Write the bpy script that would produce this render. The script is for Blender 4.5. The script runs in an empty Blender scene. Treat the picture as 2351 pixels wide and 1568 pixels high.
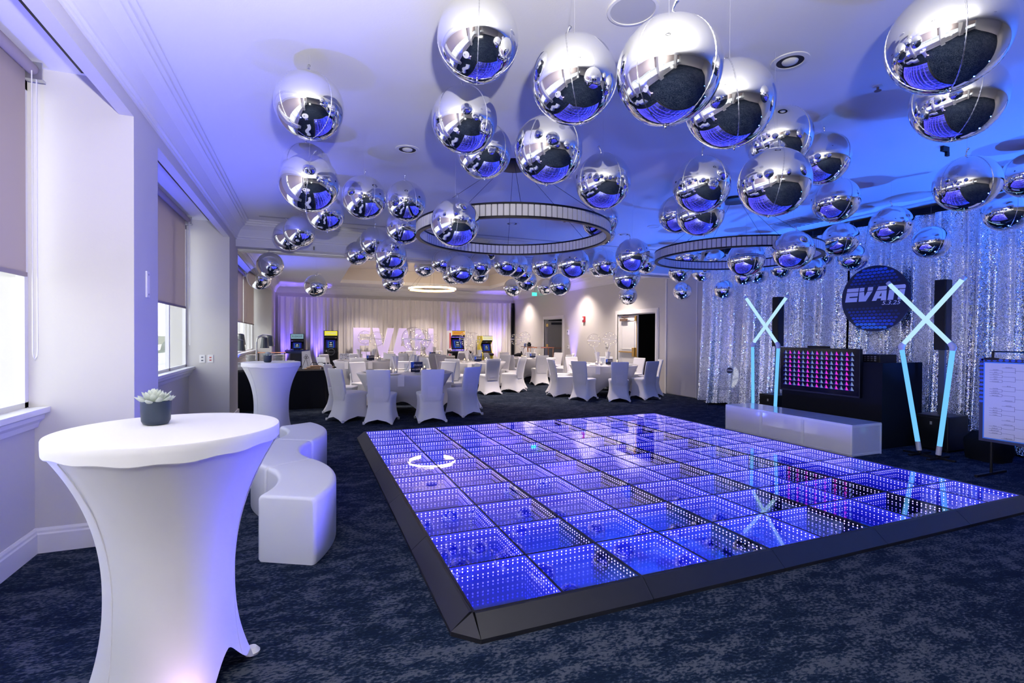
import bpy, bmesh, math, random
from mathutils import Vector, Matrix
PI = math.pi
rnd = random.Random(7)
sc = bpy.context.scene
COL = sc.collection

# ------------------------------------------------------------------ camera, world, lights, exposure
cam_d = bpy.data.cameras.new('camera')
cam = bpy.data.objects.new('camera', cam_d)
COL.objects.link(cam)
cam_d.sensor_width = 36.0
cam_d.lens = 17.628
cam_d.clip_start = 0.05
cam_d.clip_end = 300
R3 = ((0.9259021653, -0.0011616212, -0.3777616058), (-0.3777257680, 0.0112662758, -0.9258489700), (0.0053314522, 0.9999358588, 0.0099926949))
M = Matrix(R3).to_4x4()
M.translation = Vector((0, 0, 1.46))
cam.matrix_world = M
sc.camera = cam

sc.view_settings.view_transform = 'Standard'
sc.view_settings.look = 'None'
sc.view_settings.gamma = 1.0
sc.view_settings.use_curve_mapping = False
sc.view_settings.exposure = 1.12
cy = sc.cycles
cy.max_bounces = 9
cy.diffuse_bounces = 4
cy.glossy_bounces = 8
cy.transmission_bounces = 4
cy.transparent_max_bounces = 12
cy.sample_clamp_indirect = 6.0
cy.sample_clamp_direct = 0.0
cy.caustics_reflective = False
cy.caustics_refractive = False
cy.use_denoising = True

world = bpy.data.worlds.new('world')
sc.world = world
world.use_nodes = True
wn = world.node_tree.nodes
wl = world.node_tree.links
bg = wn['Background']
wtc = wn.new('ShaderNodeTexCoord')
wsep = wn.new('ShaderNodeSeparateXYZ')
wr = wn.new('ShaderNodeValToRGB')
wl.new(wtc.outputs['Generated'], wsep.inputs[0])
wl.new(wsep.outputs[2], wr.inputs[0])
wr.color_ramp.elements[0].position = 0.0
wr.color_ramp.elements[0].color = (1.0, 0.96, 0.92, 1)
wr.color_ramp.elements[1].position = 0.7
wr.color_ramp.elements[1].color = (0.80, 0.88, 1.0, 1)
wl.new(wr.outputs[0], bg.inputs[0])
SKY = 1.7
bg.inputs[1].default_value = SKY

def light(kind, name, loc, energy, color, rot=(0, 0, 0), **kw):
    d = bpy.data.lights.new(name, kind)
    d.energy = energy
    d.color = color
    for k, v in kw.items():
        setattr(d, k, v)
    o = bpy.data.objects.new(name, d)
    o.location = loc
    o.rotation_euler = rot
    COL.objects.link(o)
    return o

# window portals: daylight enters through the row of windows in the left wall
for (y0, y1) in ((-7.8, -4.9), (-3.9, -0.4), (0.3, 4.2), (4.95, 8.9), (10.05, 18.8)):
    p = light('AREA', 'window_portal', (-1.95, (y0 + y1) / 2, 2.0), 1, (1, 1, 1), (0, -PI / 2, 0), shape='RECTANGLE', size=2.2, size_y=y1 - y0)
    p.data.cycles.is_portal = True

BLUE = (0.05, 0.08, 1.0)
VIO = (0.22, 0.14, 1.0)
UP = (PI, 0, 0)
# LED uplights standing on the floor along the walls, shining up
def uplight(x, y, e, col=BLUE, rx=0.0, ry=0.0, size=1.0, z=0.12):
    return light('SPOT', 'uplight_beam', (x, y, z), e, col, (PI + rx, ry, 0), spot_size=size, spot_blend=0.9, shadow_soft_size=0.05)
for (x, y, e) in ((-1.40, 2.6, 150), (-1.40, 6.3, 150), (-1.40, 14.0, 200)):
    uplight(x, y, e, BLUE, size=1.6, z=0.2)
for (y, e) in ((8.3, 160), (6.9, 200), (5.3, 260), (3.2, 260), (1.6, 260), (-0.5, 200)):
    uplight(7.95, y, e, (0.03, 0.15, 1.0), 0, -0.35, 1.9)
for (x, e) in ((-0.75, 260), (0.35, 320), (5.95, 320), (7.75, 320)):
    uplight(x, 20.66, e, VIO, -0.04, 0, 0.7)
uplight(8.45, 15.45, 260, VIO, 0, 0.03, 0.7)
# warm recessed lamps of the back room and of the hall behind the camera
WARM = (1.0, 0.84, 0.76)
for (x, y, e) in ((0.2, 12.0, 170), (7.8, 12.2, 170), (8.0, 14.6, 170), (8.0, 19.3, 130), (0.3, 17.0, 170), (6.9, 19.4, 170), (4.5, 19.4, 170), (2.0, 19.4, 170), (3.0, 11.2, 170), (5.6, 11.2, 170)):
    light('SPOT', 'downlight_beam', (x, y, 3.37), e, WARM, (0, 0, 0), spot_size=1.9, spot_blend=0.8, shadow_soft_size=0.06)
for (x, y, e) in ((2.5, -4.5, 160), (6.0, -4.5, 160)):
    light('SPOT', 'downlight_beam', (x, y, 3.37), e, WARM, (0, 0, 0), spot_size=2.2, spot_blend=0.8, shadow_soft_size=0.08)

# spot lamps added over the LED dance floor, standing in for its glow
for j in range(3):
    for i in range(3):
        x, y = 0.763 + 0.83 + i * 1.67, 2.355 + 0.83 + j * 1.67
        light('SPOT', 'added_floor_glow', (x, y, 0.115), (8, 12, 22)[i], (0.10, 0.15, 1.0), UP, spot_size=3.05, spot_blend=0.3, shadow_soft_size=0.0)
    light('SPOT', 'added_floor_glow', (1.05, 2.8 + j * 1.9, 0.115), (60, 30, 26)[j], (0.12, 0.11, 1.0), (PI, -0.95, 0), spot_size=1.9, spot_blend=0.8, shadow_soft_size=0.0)

# the photographer's flash, bounced off the ceiling above the camera
light('AREA', 'bounced_flash', (0.1, -0.35, 1.75), 175, (1.0, 0.97, 0.93), (PI - 0.15, -0.35, 0), shape='DISK', size=0.12)

# ------------------------------------------------------------------ materials
def mat(name, col, rough=0.5, metal=0.0, **kw):
    m = bpy.data.materials.new(name)
    m.use_nodes = True
    b = m.node_tree.nodes['Principled BSDF']
    b.inputs['Base Color'].default_value = (*col, 1)
    b.inputs['Roughness'].default_value = rough
    b.inputs['Metallic'].default_value = metal
    if 'emit' in kw:
        b.inputs['Emission Color'].default_value = (*kw['emit'], 1)
        b.inputs['Emission Strength'].default_value = kw.get('strength', 1.0)
    if 'spec' in kw:
        b.inputs['Specular IOR Level'].default_value = kw['spec']
    if 'sheen' in kw:
        b.inputs['Sheen Weight'].default_value = kw['sheen']
    if 'coat' in kw:
        b.inputs['Coat Weight'].default_value = kw['coat']
    nz = kw.get('noise')
    nt = m.node_tree
    if nz:
        scale, amt, bump = nz
        tc = nt.nodes.new('ShaderNodeTexCoord')
        n = nt.nodes.new('ShaderNodeTexNoise')
        n.inputs['Scale'].default_value = scale
        n.inputs['Detail'].default_value = 4
        nt.links.new(tc.outputs['Object'], n.inputs['Vector'])
        if amt:
            mx = nt.nodes.new('ShaderNodeMixRGB')
            mx.blend_type = 'MULTIPLY'
            mx.inputs[0].default_value = amt
            mx.inputs[1].default_value = (*col, 1)
            nt.links.new(n.outputs['Fac'], mx.inputs[2])
            nt.links.new(mx.outputs[0], b.inputs['Base Color'])
        if bump:
            bp = nt.nodes.new('ShaderNodeBump')
            bp.inputs['Strength'].default_value = bump
            bp.inputs['Distance'].default_value = 0.01
            nt.links.new(n.outputs['Fac'], bp.inputs['Height'])
            nt.links.new(bp.outputs[0], b.inputs['Normal'])
    return m

def emis(name, col, s, nosample=False):
    m = bpy.data.materials.new(name)
    m.use_nodes = True
    nt = m.node_tree
    nt.nodes.remove(nt.nodes['Principled BSDF'])
    e = nt.nodes.new('ShaderNodeEmission')
    e.inputs[0].default_value = (*col, 1)
    e.inputs[1].default_value = s
    nt.links.new(e.outputs[0], nt.nodes['Material Output'].inputs[0])
    if nosample:
        m.cycles.emission_sampling = 'NONE'
    return m

def shader_nodes(name):
    m = bpy.data.materials.new(name)
    m.use_nodes = True
    nt = m.node_tree
    nt.nodes.remove(nt.nodes['Principled BSDF'])
    return m, nt, nt.nodes['Material Output']

MT = {}
MT['wall'] = mat('wall_paint', (0.62, 0.60, 0.57), 0.7, noise=(60, 0, 0.05))
MT['partition'] = mat('partition_panel', (0.56, 0.55, 0.55), 0.6)
MT['ceiling'] = mat('ceiling_paint', (0.80, 0.79, 0.78), 0.8, noise=(90, 0, 0.06))
MT['trim'] = mat('white_trim_paint', (0.80, 0.79, 0.78), 0.4)
MT['coffer'] = mat('coffer_paint', (0.72, 0.66, 0.60), 0.8)
MT['black'] = mat('black_plastic', (0.006, 0.006, 0.009), 0.4, spec=0.3)
MT['blackmetal'] = mat('black_metal', (0.012, 0.012, 0.016), 0.35, 0.6)
MT['blackcloth'] = mat('black_cloth', (0.005, 0.006, 0.010), 0.75, spec=0.15)
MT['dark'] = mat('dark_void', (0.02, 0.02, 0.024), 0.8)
MT['ramp'] = mat('dark_aluminium_ramp', (0.012, 0.013, 0.019), 0.45, 0.2, noise=(25, 0.25, 0.02))
MT['spandex'] = mat('white_spandex', (0.82, 0.82, 0.84), 0.65, sheen=0.3, noise=(14, 0, 0.03))
MT['cloth'] = mat('white_cloth', (0.80, 0.79, 0.78), 0.8)
MT['drape'] = mat('white_sheer_drape', (0.74, 0.71, 0.70), 0.8)
MT['plastic'] = mat('white_polyethylene', (0.80, 0.81, 0.84), 0.45)
MT['plate'] = mat('white_china', (0.85, 0.85, 0.85), 0.2)
MT['pot'] = mat('navy_glazed_pot', (0.012, 0.024, 0.050), 0.38)
MT['leaf'] = mat('succulent_leaf', (0.50, 0.56, 0.50), 0.5, noise=(30, 0.3, 0))
MT['soil'] = mat('potting_soil', (0.05, 0.035, 0.02), 0.9)
MT['brass'] = mat('brass', (0.75, 0.50, 0.16), 0.3, 1.0)
MT['copper'] = mat('copper_pipe', (0.75, 0.36, 0.20), 0.3, 1.0)
MT['steel'] = mat('brushed_steel', (0.55, 0.56, 0.58), 0.35, 1.0)
MT['bronze'] = mat('bronze', (0.30, 0.20, 0.15), 0.4, 0.8)
MT['wood'] = mat('light_wood', (0.42, 0.26, 0.13), 0.5, noise=(12, 0.4, 0))
MT['red'] = mat('red_plastic', (0.45, 0.02, 0.03), 0.4)
MT['yellow'] = mat('yellow_print', (0.85, 0.72, 0.05), 0.4)
MT['white'] = mat('white_print', (0.85, 0.85, 0.87), 0.5)
MT['lilac'] = mat('lilac_print', (0.88, 0.84, 0.90), 0.5)
MT['navy'] = mat('navy_print', (0.008, 0.014, 0.05), 0.35)
MT['blueprint'] = mat('blue_print', (0.02, 0.10, 0.65), 0.4)
MT['blue2'] = mat('mid_blue_print', (0.014, 0.05, 0.34), 0.4)
MT['blue3'] = mat('deep_blue_print', (0.010, 0.028, 0.15), 0.4)
MT['skyblue'] = mat('sky_blue_print', (0.05, 0.28, 0.85), 0.4)
MT['redprint'] = mat('red_print', (0.5, 0.03, 0.04), 0.4)
MT['orange'] = mat('orange_print', (0.80, 0.36, 0.05), 0.4)
MT['paper'] = mat('white_paper', (0.80, 0.80, 0.84), 0.6)
MT['ink'] = mat('grey_ink', (0.16, 0.17, 0.22), 0.6)
MT['shade'] = mat('grey_lamp_shade', (0.09, 0.10, 0.11), 0.35, 0.5)
MT['door'] = mat('door_paint', (0.74, 0.73, 0.72), 0.45)
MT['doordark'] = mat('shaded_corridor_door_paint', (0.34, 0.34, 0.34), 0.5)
MT['bulb'] = mat('frosted_bulb', (0.75, 0.75, 0.76), 0.3)
MT['candle'] = emis('candle_flame', (1.0, 0.62, 0.28), 6)
MT['ringlit'] = emis('lit_ring_diffuser', (1.0, 0.76, 0.48), 14)
MT['ringoff'] = mat('ribbed_acrylic', (0.78, 0.77, 0.80), 0.3)
MT['led'] = emis('blue_white_led', (0.32, 0.22, 1.0), 12)
MT['wellglow'] = emis('blue_well_wall_glow', (0.03, 0.035, 0.65), 0.80, True)  # blue LED light on the well walls, put in as their own emission
MT['tube'] = emis('pale_ice_led_tube', (0.40, 0.64, 0.80), 0.60)
MT['tubelow'] = emis('ice_blue_led_tube', (0.14, 0.46, 0.85), 0.60)
MT['tubeend'] = mat('frosted_tube_end', (0.70, 0.70, 0.76), 0.35)
MT['marquee'] = mat('lilac_lit_letter_face', (0.60, 0.52, 0.82), 0.5, emit=(0.55, 0.45, 0.95), strength=0.06)
MT['exitgreen'] = emis('green_exit_light', (0.05, 0.85, 0.5), 1.2)
MT['pink'] = emis('screen_pink', (0.80, 0.05, 0.72), 0.45, True)
MT['cyan'] = emis('screen_pale_blue', (0.24, 0.33, 0.66), 0.36, True)
MT['scrblue'] = emis('screen_blue', (0.02, 0.02, 0.30), 0.3, True)
MT['scrdark'] = mat('screen_glass', (0.004, 0.004, 0.012), 0.08)
MT['scrwhite'] = emis('screen_white', (0.7, 0.75, 0.85), 0.35, True)
MT['scrsky'] = emis('screen_sky_blue', (0.05, 0.20, 0.75), 0.3, True)
MT['fairy'] = emis('warm_fairy_light', (1.0, 0.72, 0.42), 4.0, True)
MT['fairyblue'] = emis('blue_fairy_light', (0.30, 0.35, 1.0), 1.2, True)
MT['marqlit'] = emis('lit_yellow_marquee', (0.85, 0.75, 0.06), 0.45, True)
MT['marqcream'] = emis('lit_cream_marquee', (0.85, 0.80, 0.62), 0.42, True)
MT['marqorange'] = emis('lit_orange_marquee', (0.85, 0.42, 0.06), 0.38, True)
MT['marqblue'] = emis('lit_pale_blue_marquee', (0.30, 0.50, 0.62), 0.3, True)
MT['outside'] = mat('pale_roof_membrane', (0.58, 0.57, 0.55), 0.9)
MT['trees'] = mat('hazy_tree_green', (0.20, 0.23, 0.18), 0.9, noise=(3, 0.6, 0))
MT['mulch'] = mat('glow_bulb', (0.8, 0.6, 0.9), 0.5, emit=(1.0, 0.7, 1.0), strength=2.0)

# mirror foil
m = mat('mirror_foil', (0.88, 0.89, 0.92), 0.03, 1.0)
MT['foil'] = m
MT['foilseam'] = mat('crimped_foil_seam', (0.80, 0.81, 0.85), 0.18, 1.0)

# carpet: navy with streaky paler flecks
m = mat('navy_carpet', (0.01, 0.02, 0.06), 0.95, spec=0.1)
nt = m.node_tree
b = nt.nodes['Principled BSDF']
tc = nt.nodes.new('ShaderNodeTexCoord')
mp = nt.nodes.new('ShaderNodeMapping')
mp.inputs['Scale'].default_value = (0.72, 1.35, 1.0)
mp.inputs['Rotation'].default_value = (0, 0, 0.35)
nt.links.new(tc.outputs['Object'], mp.inputs[0])
n1 = nt.nodes.new('ShaderNodeTexNoise'); n1.inputs['Scale'].default_value = 7.5; n1.inputs['Detail'].default_value = 8; n1.inputs['Roughness'].default_value = 0.72
n2 = nt.nodes.new('ShaderNodeTexNoise'); n2.inputs['Scale'].default_value = 60; n2.inputs['Detail'].default_value = 3
n3 = nt.nodes.new('ShaderNodeTexNoise'); n3.inputs['Scale'].default_value = 1.3; n3.inputs['Detail'].default_value = 2
for n in (n1, n2, n3):
    nt.links.new(mp.outputs[0], n.inputs['Vector'])
ad = nt.nodes.new('ShaderNodeMath'); ad.operation = 'MULTIPLY_ADD'
nt.links.new(n2.outputs['Fac'], ad.inputs[0]); ad.inputs[1].default_value = 0.55
nt.links.new(n1.outputs['Fac'], ad.inputs[2])
ad2 = nt.nodes.new('ShaderNodeMath'); ad2.operation = 'MULTIPLY_ADD'
nt.links.new(n3.outputs['Fac'], ad2.inputs[0]); ad2.inputs[1].default_value = 0.25
nt.links.new(ad.outputs[0], ad2.inputs[2])
rp = nt.nodes.new('ShaderNodeValToRGB')
e = rp.color_ramp.elements
e[0].position = 0.82; e[0].color = (0.003, 0.008, 0.022, 1)
e[1].position = 1.0; e[1].color = (0.050, 0.060, 0.082, 1)
k = rp.color_ramp.elements.new(0.91); k.color = (0.009, 0.018, 0.040, 1)
nt.links.new(ad2.outputs[0], rp.inputs[0])
nt.links.new(rp.outputs[0], b.inputs['Base Color'])
bp = nt.nodes.new('ShaderNodeBump'); bp.inputs['Strength'].default_value = 0.5; bp.inputs['Distance'].default_value = 0.006
nt.links.new(n2.outputs['Fac'], bp.inputs['Height'])
nt.links.new(bp.outputs[0], b.inputs['Normal'])
MT['carpet'] = m

# sequins: tiny mirror scales each tilted its own way
m = mat('silver_sequin', (0.95, 0.95, 0.96), 0.09, 1.0)
nt = m.node_tree
b = nt.nodes['Principled BSDF']
tc = nt.nodes.new('ShaderNodeTexCoord')
vo = nt.nodes.new('ShaderNodeTexVoronoi'); vo.inputs['Scale'].default_value = 185
nt.links.new(tc.outputs['Object'], vo.inputs['Vector'])
geo = nt.nodes.new('ShaderNodeNewGeometry')
sub = nt.nodes.new('ShaderNodeVectorMath'); sub.operation = 'SUBTRACT'; sub.inputs[1].default_value = (0.5, 0.5, 0.5)
nt.links.new(vo.outputs['Color'], sub.inputs[0])
scl = nt.nodes.new('ShaderNodeVectorMath'); scl.operation = 'SCALE'
csep = nt.nodes.new('ShaderNodeSeparateColor'); nt.links.new(vo.outputs['Color'], csep.inputs[0])
gt = nt.nodes.new('ShaderNodeMath'); gt.operation = 'GREATER_THAN'; gt.inputs[1].default_value = 0.62
fl = nt.nodes.new('ShaderNodeMath'); fl.operation = 'MULTIPLY_ADD'; fl.inputs[1].default_value = 1.0; fl.inputs[2].default_value = 0.40   # some scales lie flat, some are flipped
nt.links.new(csep.outputs[0], gt.inputs[0]); nt.links.new(gt.outputs[0], fl.inputs[0]); nt.links.new(fl.outputs[0], scl.inputs['Scale'])
nt.links.new(sub.outputs[0], scl.inputs[0])
addv = nt.nodes.new('ShaderNodeVectorMath'); addv.operation = 'ADD'
nt.links.new(geo.outputs['Normal'], addv.inputs[0]); nt.links.new(scl.outputs[0], addv.inputs[1])
nrm = nt.nodes.new('ShaderNodeVectorMath'); nrm.operation = 'NORMALIZE'
nt.links.new(addv.outputs[0], nrm.inputs[0])
nt.links.new(nrm.outputs[0], b.inputs['Normal'])
MT['sequin'] = m

# half-mirror glass of the dance floor
m, nt, out = shader_nodes('half_mirror_glass')
lw = nt.nodes.new('ShaderNodeLayerWeight'); lw.inputs['Blend'].default_value = 0.5
pw = nt.nodes.new('ShaderNodeMath'); pw.operation = 'POWER'; pw.inputs[1].default_value = 3.2
nt.links.new(lw.outputs['Facing'], pw.inputs[0])
ma = nt.nodes.new('ShaderNodeMath'); ma.operation = 'MULTIPLY_ADD'; ma.inputs[1].default_value = 0.62; ma.inputs[2].default_value = 0.15
nt.links.new(pw.outputs[0], ma.inputs[0])
tr = nt.nodes.new('ShaderNodeBsdfTransparent'); tr.inputs[0].default_value = (0.90, 0.92, 1.0, 1)
gl = nt.nodes.new('ShaderNodeBsdfGlossy'); gl.inputs['Roughness'].default_value = 0.0; gl.inputs[0].default_value = (0.92, 0.93, 1, 1)
mx = nt.nodes.new('ShaderNodeMixShader')
gm = nt.nodes.new('ShaderNodeNewGeometry')
bk = nt.nodes.new('ShaderNodeMix'); bk.data_type = 'FLOAT'; bk.inputs[3].default_value = 0.74   # the mirror film faces inwards
nt.links.new(gm.outputs['Backfacing'], bk.inputs[0]); nt.links.new(ma.outputs[0], bk.inputs[2])
nt.links.new(bk.outputs[0], mx.inputs[0]); nt.links.new(tr.outputs[0], mx.inputs[1]); nt.links.new(gl.outputs[0], mx.inputs[2])
nt.links.new(mx.outputs[0], out.inputs[0])
MT['halfmirror'] = m
MT['mirror'] = mat('blue_tinted_mirror', (0.42, 0.46, 0.96), 0.0, 1.0)

def thin_clear(name, tint, base, k, power=3.0):
    m, nt, out = shader_nodes(name)
    lw = nt.nodes.new('ShaderNodeLayerWeight'); lw.inputs['Blend'].default_value = 0.5
    pw = nt.nodes.new('ShaderNodeMath'); pw.operation = 'POWER'; pw.inputs[1].default_value = power
    nt.links.new(lw.outputs['Facing'], pw.inputs[0])
    ma = nt.nodes.new('ShaderNodeMath'); ma.operation = 'MULTIPLY_ADD'; ma.inputs[1].default_value = k; ma.inputs[2].default_value = base
    nt.links.new(pw.outputs[0], ma.inputs[0])
    tr = nt.nodes.new('ShaderNodeBsdfTransparent'); tr.inputs[0].default_value = (*tint, 1)
    gl = nt.nodes.new('ShaderNodeBsdfGlossy'); gl.inputs['Roughness'].default_value = 0.02
    mx = nt.nodes.new('ShaderNodeMixShader')
    nt.links.new(ma.outputs[0], mx.inputs[0]); nt.links.new(tr.outputs[0], mx.inputs[1]); nt.links.new(gl.outputs[0], mx.inputs[2])
    nt.links.new(mx.outputs[0], out.inputs[0])
    return m
MT['bubble'] = thin_clear('clear_balloon_film', (0.99, 0.99, 1.0), 0.02, 0.65)
MT['glass'] = thin_clear('window_glass', (0.97, 0.98, 0.98), 0.03, 0.5, 4)
MT['acrylic'] = thin_clear('clear_acrylic', (0.93, 0.95, 0.98), 0.07, 0.6)
MT['votive'] = thin_clear('votive_glass', (0.96, 0.96, 0.96), 0.10, 0.5)

# translucent roller-blind weave
m, nt, out = shader_nodes('beige_blind_weave')
df = nt.nodes.new('ShaderNodeBsdfDiffuse'); df.inputs[0].default_value = (0.52, 0.45, 0.42, 1)
tl = nt.nodes.new('ShaderNodeBsdfTranslucent'); tl.inputs[0].default_value = (0.20, 0.15, 0.135, 1)
mx = nt.nodes.new('ShaderNodeMixShader'); mx.inputs[0].default_value = 0.35
nt.links.new(df.outputs[0], mx.inputs[1]); nt.links.new(tl.outputs[0], mx.inputs[2]); nt.links.new(mx.outputs[0], out.inputs[0])
MT['blind'] = m
# frosted panels of the low stage
m = mat('frosted_white_panel', (0.80, 0.80, 0.88), 0.12, 0.0, coat=0.6)
MT['frost'] = m

# ------------------------------------------------------------------ mesh helpers
def finish(name, bm, m, parent=None, loc=None, rot=None, smooth=None):
    me = bpy.data.meshes.new(name)
    bm.normal_update()
    bm.to_mesh(me)
    bm.free()
    for x in (m if isinstance(m, (list, tuple)) else [m]):
        me.materials.append(MT[x] if isinstance(x, str) else x)
    if smooth is not None:
        me.shade_smooth()
        if smooth < 3:
            me.set_sharp_from_angle(angle=smooth)
    o = bpy.data.objects.new(name, me)
    COL.objects.link(o)
    if parent is not None:
        o.parent = parent
    if loc is not None:
        o.location = loc
    if rot is not None:
        o.rotation_euler = rot
    return o

def use_mesh(name, me, parent=None, loc=(0, 0, 0), rot=(0, 0, 0), scale=(1, 1, 1)):
    o = bpy.data.objects.new(name, me)
    COL.objects.link(o)
    if parent is not None:
        o.parent = parent
    o.location = loc; o.rotation_euler = rot; o.scale = scale
    return o

def thing(name, label, cat, loc=(0, 0, 0), rz=0.0, group=None):
    o = bpy.data.objects.new(name, None)
    o.empty_display_size = 0.1
    COL.objects.link(o)
    o.location = loc
    o.rotation_euler = (0, 0, rz)
    return tag(o, label, cat, group)

def tag(o, label=None, cat=None, group=None, kind=None):
    if label: o['label'] = label
    if cat: o['category'] = cat
    if group: o['group'] = group
    if kind: o['kind'] = kind
    return o

def struct(name, bm, m, parent=None, smooth=None):
    o = finish(name, bm, m, parent, smooth=smooth)
    if parent is None:
        o['kind'] = 'structure'
    return o

def dup(root, loc, rz, label=None, group=None, scale=None):
    r = root.copy(); COL.objects.link(r)
    r.location = loc; r.rotation_euler = (root.rotation_euler[0], root.rotation_euler[1], rz)
    if scale: r.scale = scale
    if label: r['label'] = label
    if group: r['group'] = group
    for ch in list(root.children):
        c = ch.copy(); COL.objects.link(c); c.parent = r
        for g in list(ch.children):
            dd = g.copy(); COL.objects.link(dd); dd.parent = c
    return r

def box(bm, x0, x1, y0, y1, z0, z1, mi=0, bev=0.0):
    vs = [bm.verts.new(p) for p in ((x0, y0, z0), (x1, y0, z0), (x1, y1, z0), (x0, y1, z0), (x0, y0, z1), (x1, y0, z1), (x1, y1, z1), (x0, y1, z1))]
    fs = []
    for q in ((3, 2, 1, 0), (4, 5, 6, 7), (0, 1, 5, 4), (1, 2, 6, 5), (2, 3, 7, 6), (3, 0, 4, 7)):
        f = bm.faces.new([vs[i] for i in q]); f.material_index = mi; fs.append(f)
    if bev:
        es = list({e for f in fs for e in f.edges})
        bmesh.ops.bevel(bm, geom=es, offset=bev, segments=2, affect='EDGES', profile=0.6)
    return vs

def BX(x0, x1, y0, y1, z0, z1, bev=0.0):
    bm = bmesh.new(); box(bm, x0, x1, y0, y1, z0, z1, 0, bev); return bm

def loft(bm, rings, closed=True, cap0=False, cap1=False, mi=0):
    vr = [[bm.verts.new(p) for p in r] for r in rings]
    n = len(vr[0])
    for a, b in zip(vr, vr[1:]):
        for i in range(n if closed else n - 1):
            j = (i + 1) % n
            f = bm.faces.new((a[i], a[j], b[j], b[i])); f.material_index = mi
    if cap0:
        f = bm.faces.new(list(reversed(vr[0]))); f.material_index = mi
    if cap1:
        f = bm.faces.new(vr[-1]); f.material_index = mi
    return vr

def lathe(bm, prof, n=32, cx=0, cy=0, cap0=True, cap1=True, mi=0):
    rings = [[(cx + r * math.cos(2 * PI * i / n), cy + r * math.sin(2 * PI * i / n), z) for i in range(n)] for (r, z) in prof]
    return loft(bm, rings, True, cap0, cap1, mi)

def tube(bm, pts, r, n=8, mi=0, closed=False, caps=True):
    pts = [Vector(p) for p in pts]
    rings = []
    up0 = None
    N = len(pts)
    for i, p in enumerate(pts):
        if closed:
            t = pts[(i + 1) % N] - pts[i - 1]
        else:
            t = pts[min(i + 1, N - 1)] - pts[max(i - 1, 0)]
        t.normalize()
        if up0 is None:
            up0 = Vector((0, 0, 1)) if abs(t.z) < 0.9 else Vector((1, 0, 0))
        s = t.cross(up0)
        if s.length < 1e-6:
            s = t.cross(Vector((0, 1, 0)))
        s.normalize()
        u = s.cross(t); u.normalize(); up0 = u
        rr = r[i] if isinstance(r, (list, tuple)) else r
        rings.append([p + s * (rr * math.cos(2 * PI * k / n)) + u * (rr * math.sin(2 * PI * k / n)) for k in range(n)])
    if closed:
        rings.append(rings[0])
        loft(bm, rings, True, False, False, mi)
        bmesh.ops.remove_doubles(bm, verts=bm.verts, dist=1e-6)
    else:
        loft(bm, rings, True, caps, caps, mi)

def prism(bm, poly, axis, a0, a1, mi=0):
    """extrude a 2D polygon (list of (u,v)) between a0 and a1 along axis"""
    def P(u, v, a):
        return (a, u, v) if axis == 'x' else ((u, a, v) if axis == 'y' else (u, v, a))
    A = [bm.verts.new(P(u, v, a0)) for (u, v) in poly]
    B = [bm.verts.new(P(u, v, a1)) for (u, v) in poly]
    n = len(poly)
    fs = [bm.faces.new(A), bm.faces.new(list(reversed(B)))]
    for i in range(n):
        fs.append(bm.faces.new((A[i], B[i], B[(i + 1) % n], A[(i + 1) % n])))
    for f in fs:
        f.material_index = mi
    bmesh.ops.recalc_face_normals(bm, faces=fs)
    return fs

def text(name, body, size, m, parent, loc, rot, ext=0.0008, align='CENTER', shear=0.0, sx=1.0):
    c = bpy.data.curves.new(name, 'FONT')
    c.body = body; c.size = size; c.extrude = ext; c.align_x = align; c.align_y = 'CENTER'; c.shear = shear; c.resolution_u = 2
    c.materials.append(MT[m])
    tmp = bpy.data.objects.new(name, c)
    me = bpy.data.meshes.new_from_object(tmp)
    bpy.data.objects.remove(tmp); bpy.data.curves.remove(c)
    me.name = name
    o = bpy.data.objects.new(name, me)
    COL.objects.link(o)
    o.parent = parent; o.location = loc; o.rotation_euler = rot; o.scale = (sx, 1, 1)
    return o
FACE_NEGX = (PI / 2, 0, -PI / 2)   # reads upright when seen from -x
FACE_NEGY = (PI / 2, 0, 0)         # reads upright when seen from -y
# ------------------------------------------------------------------ the setting
XL, XP, XR = -1.68, -1.131, 8.64      # niche wall, pier face, right wall
YB, YR = 21.07, -8.0                   # back wall, rear wall
ZC = 3.40
struct('floor', BX(XL - 0.3, XR + 3.0, YR, YB + 0.3, -0.1, 0.0), 'carpet')

bm = bmesh.new()
piers = [(-8.0, -7.9), (-4.7, -4.1), (-0.3, 0.25), (4.28, 4.89), (8.957, 9.963), (18.9, 21.2)]
for (a, b_) in piers:
    box(bm, XL - 0.25, XP, a, b_, 0, ZC)
niches = [(-7.9, -4.7), (-4.1, -0.3), (0.25, 4.28), (4.89, 8.957), (9.963, 18.9)]
for (a, b_) in niches:
    box(bm, XL - 0.25, XL, a, b_, 0, 0.90)            # wall below the sill
    box(bm, XL - 0.25, XL, a, b_, 3.12, ZC)           # wall over the window head
    box(bm, -1.215, XP, a, b_, 2.99, ZC)              # header band
struct('wall_left', bm, 'wall')
bm = bmesh.new()
for (a, b_) in niches:
    box(bm, XL, -1.215, a, b_, 3.22, 3.28)            # lowered niche ceiling
struct('trim_1', bm, 'ceiling')
struct('wall_rear', BX(XL - 0.2, XR + 0.2, YR - 0.15, YR, 0, ZC), 'wall')
struct('wall_back', BX(XL - 0.2, XR + 0.2, YB, YB + 0.15, 0, 4.2), 'wall')
struct('ceiling', BX(XL - 0.25, XR + 0.15, YR, 9.68, ZC, ZC + 0.15), 'ceiling')

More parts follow.
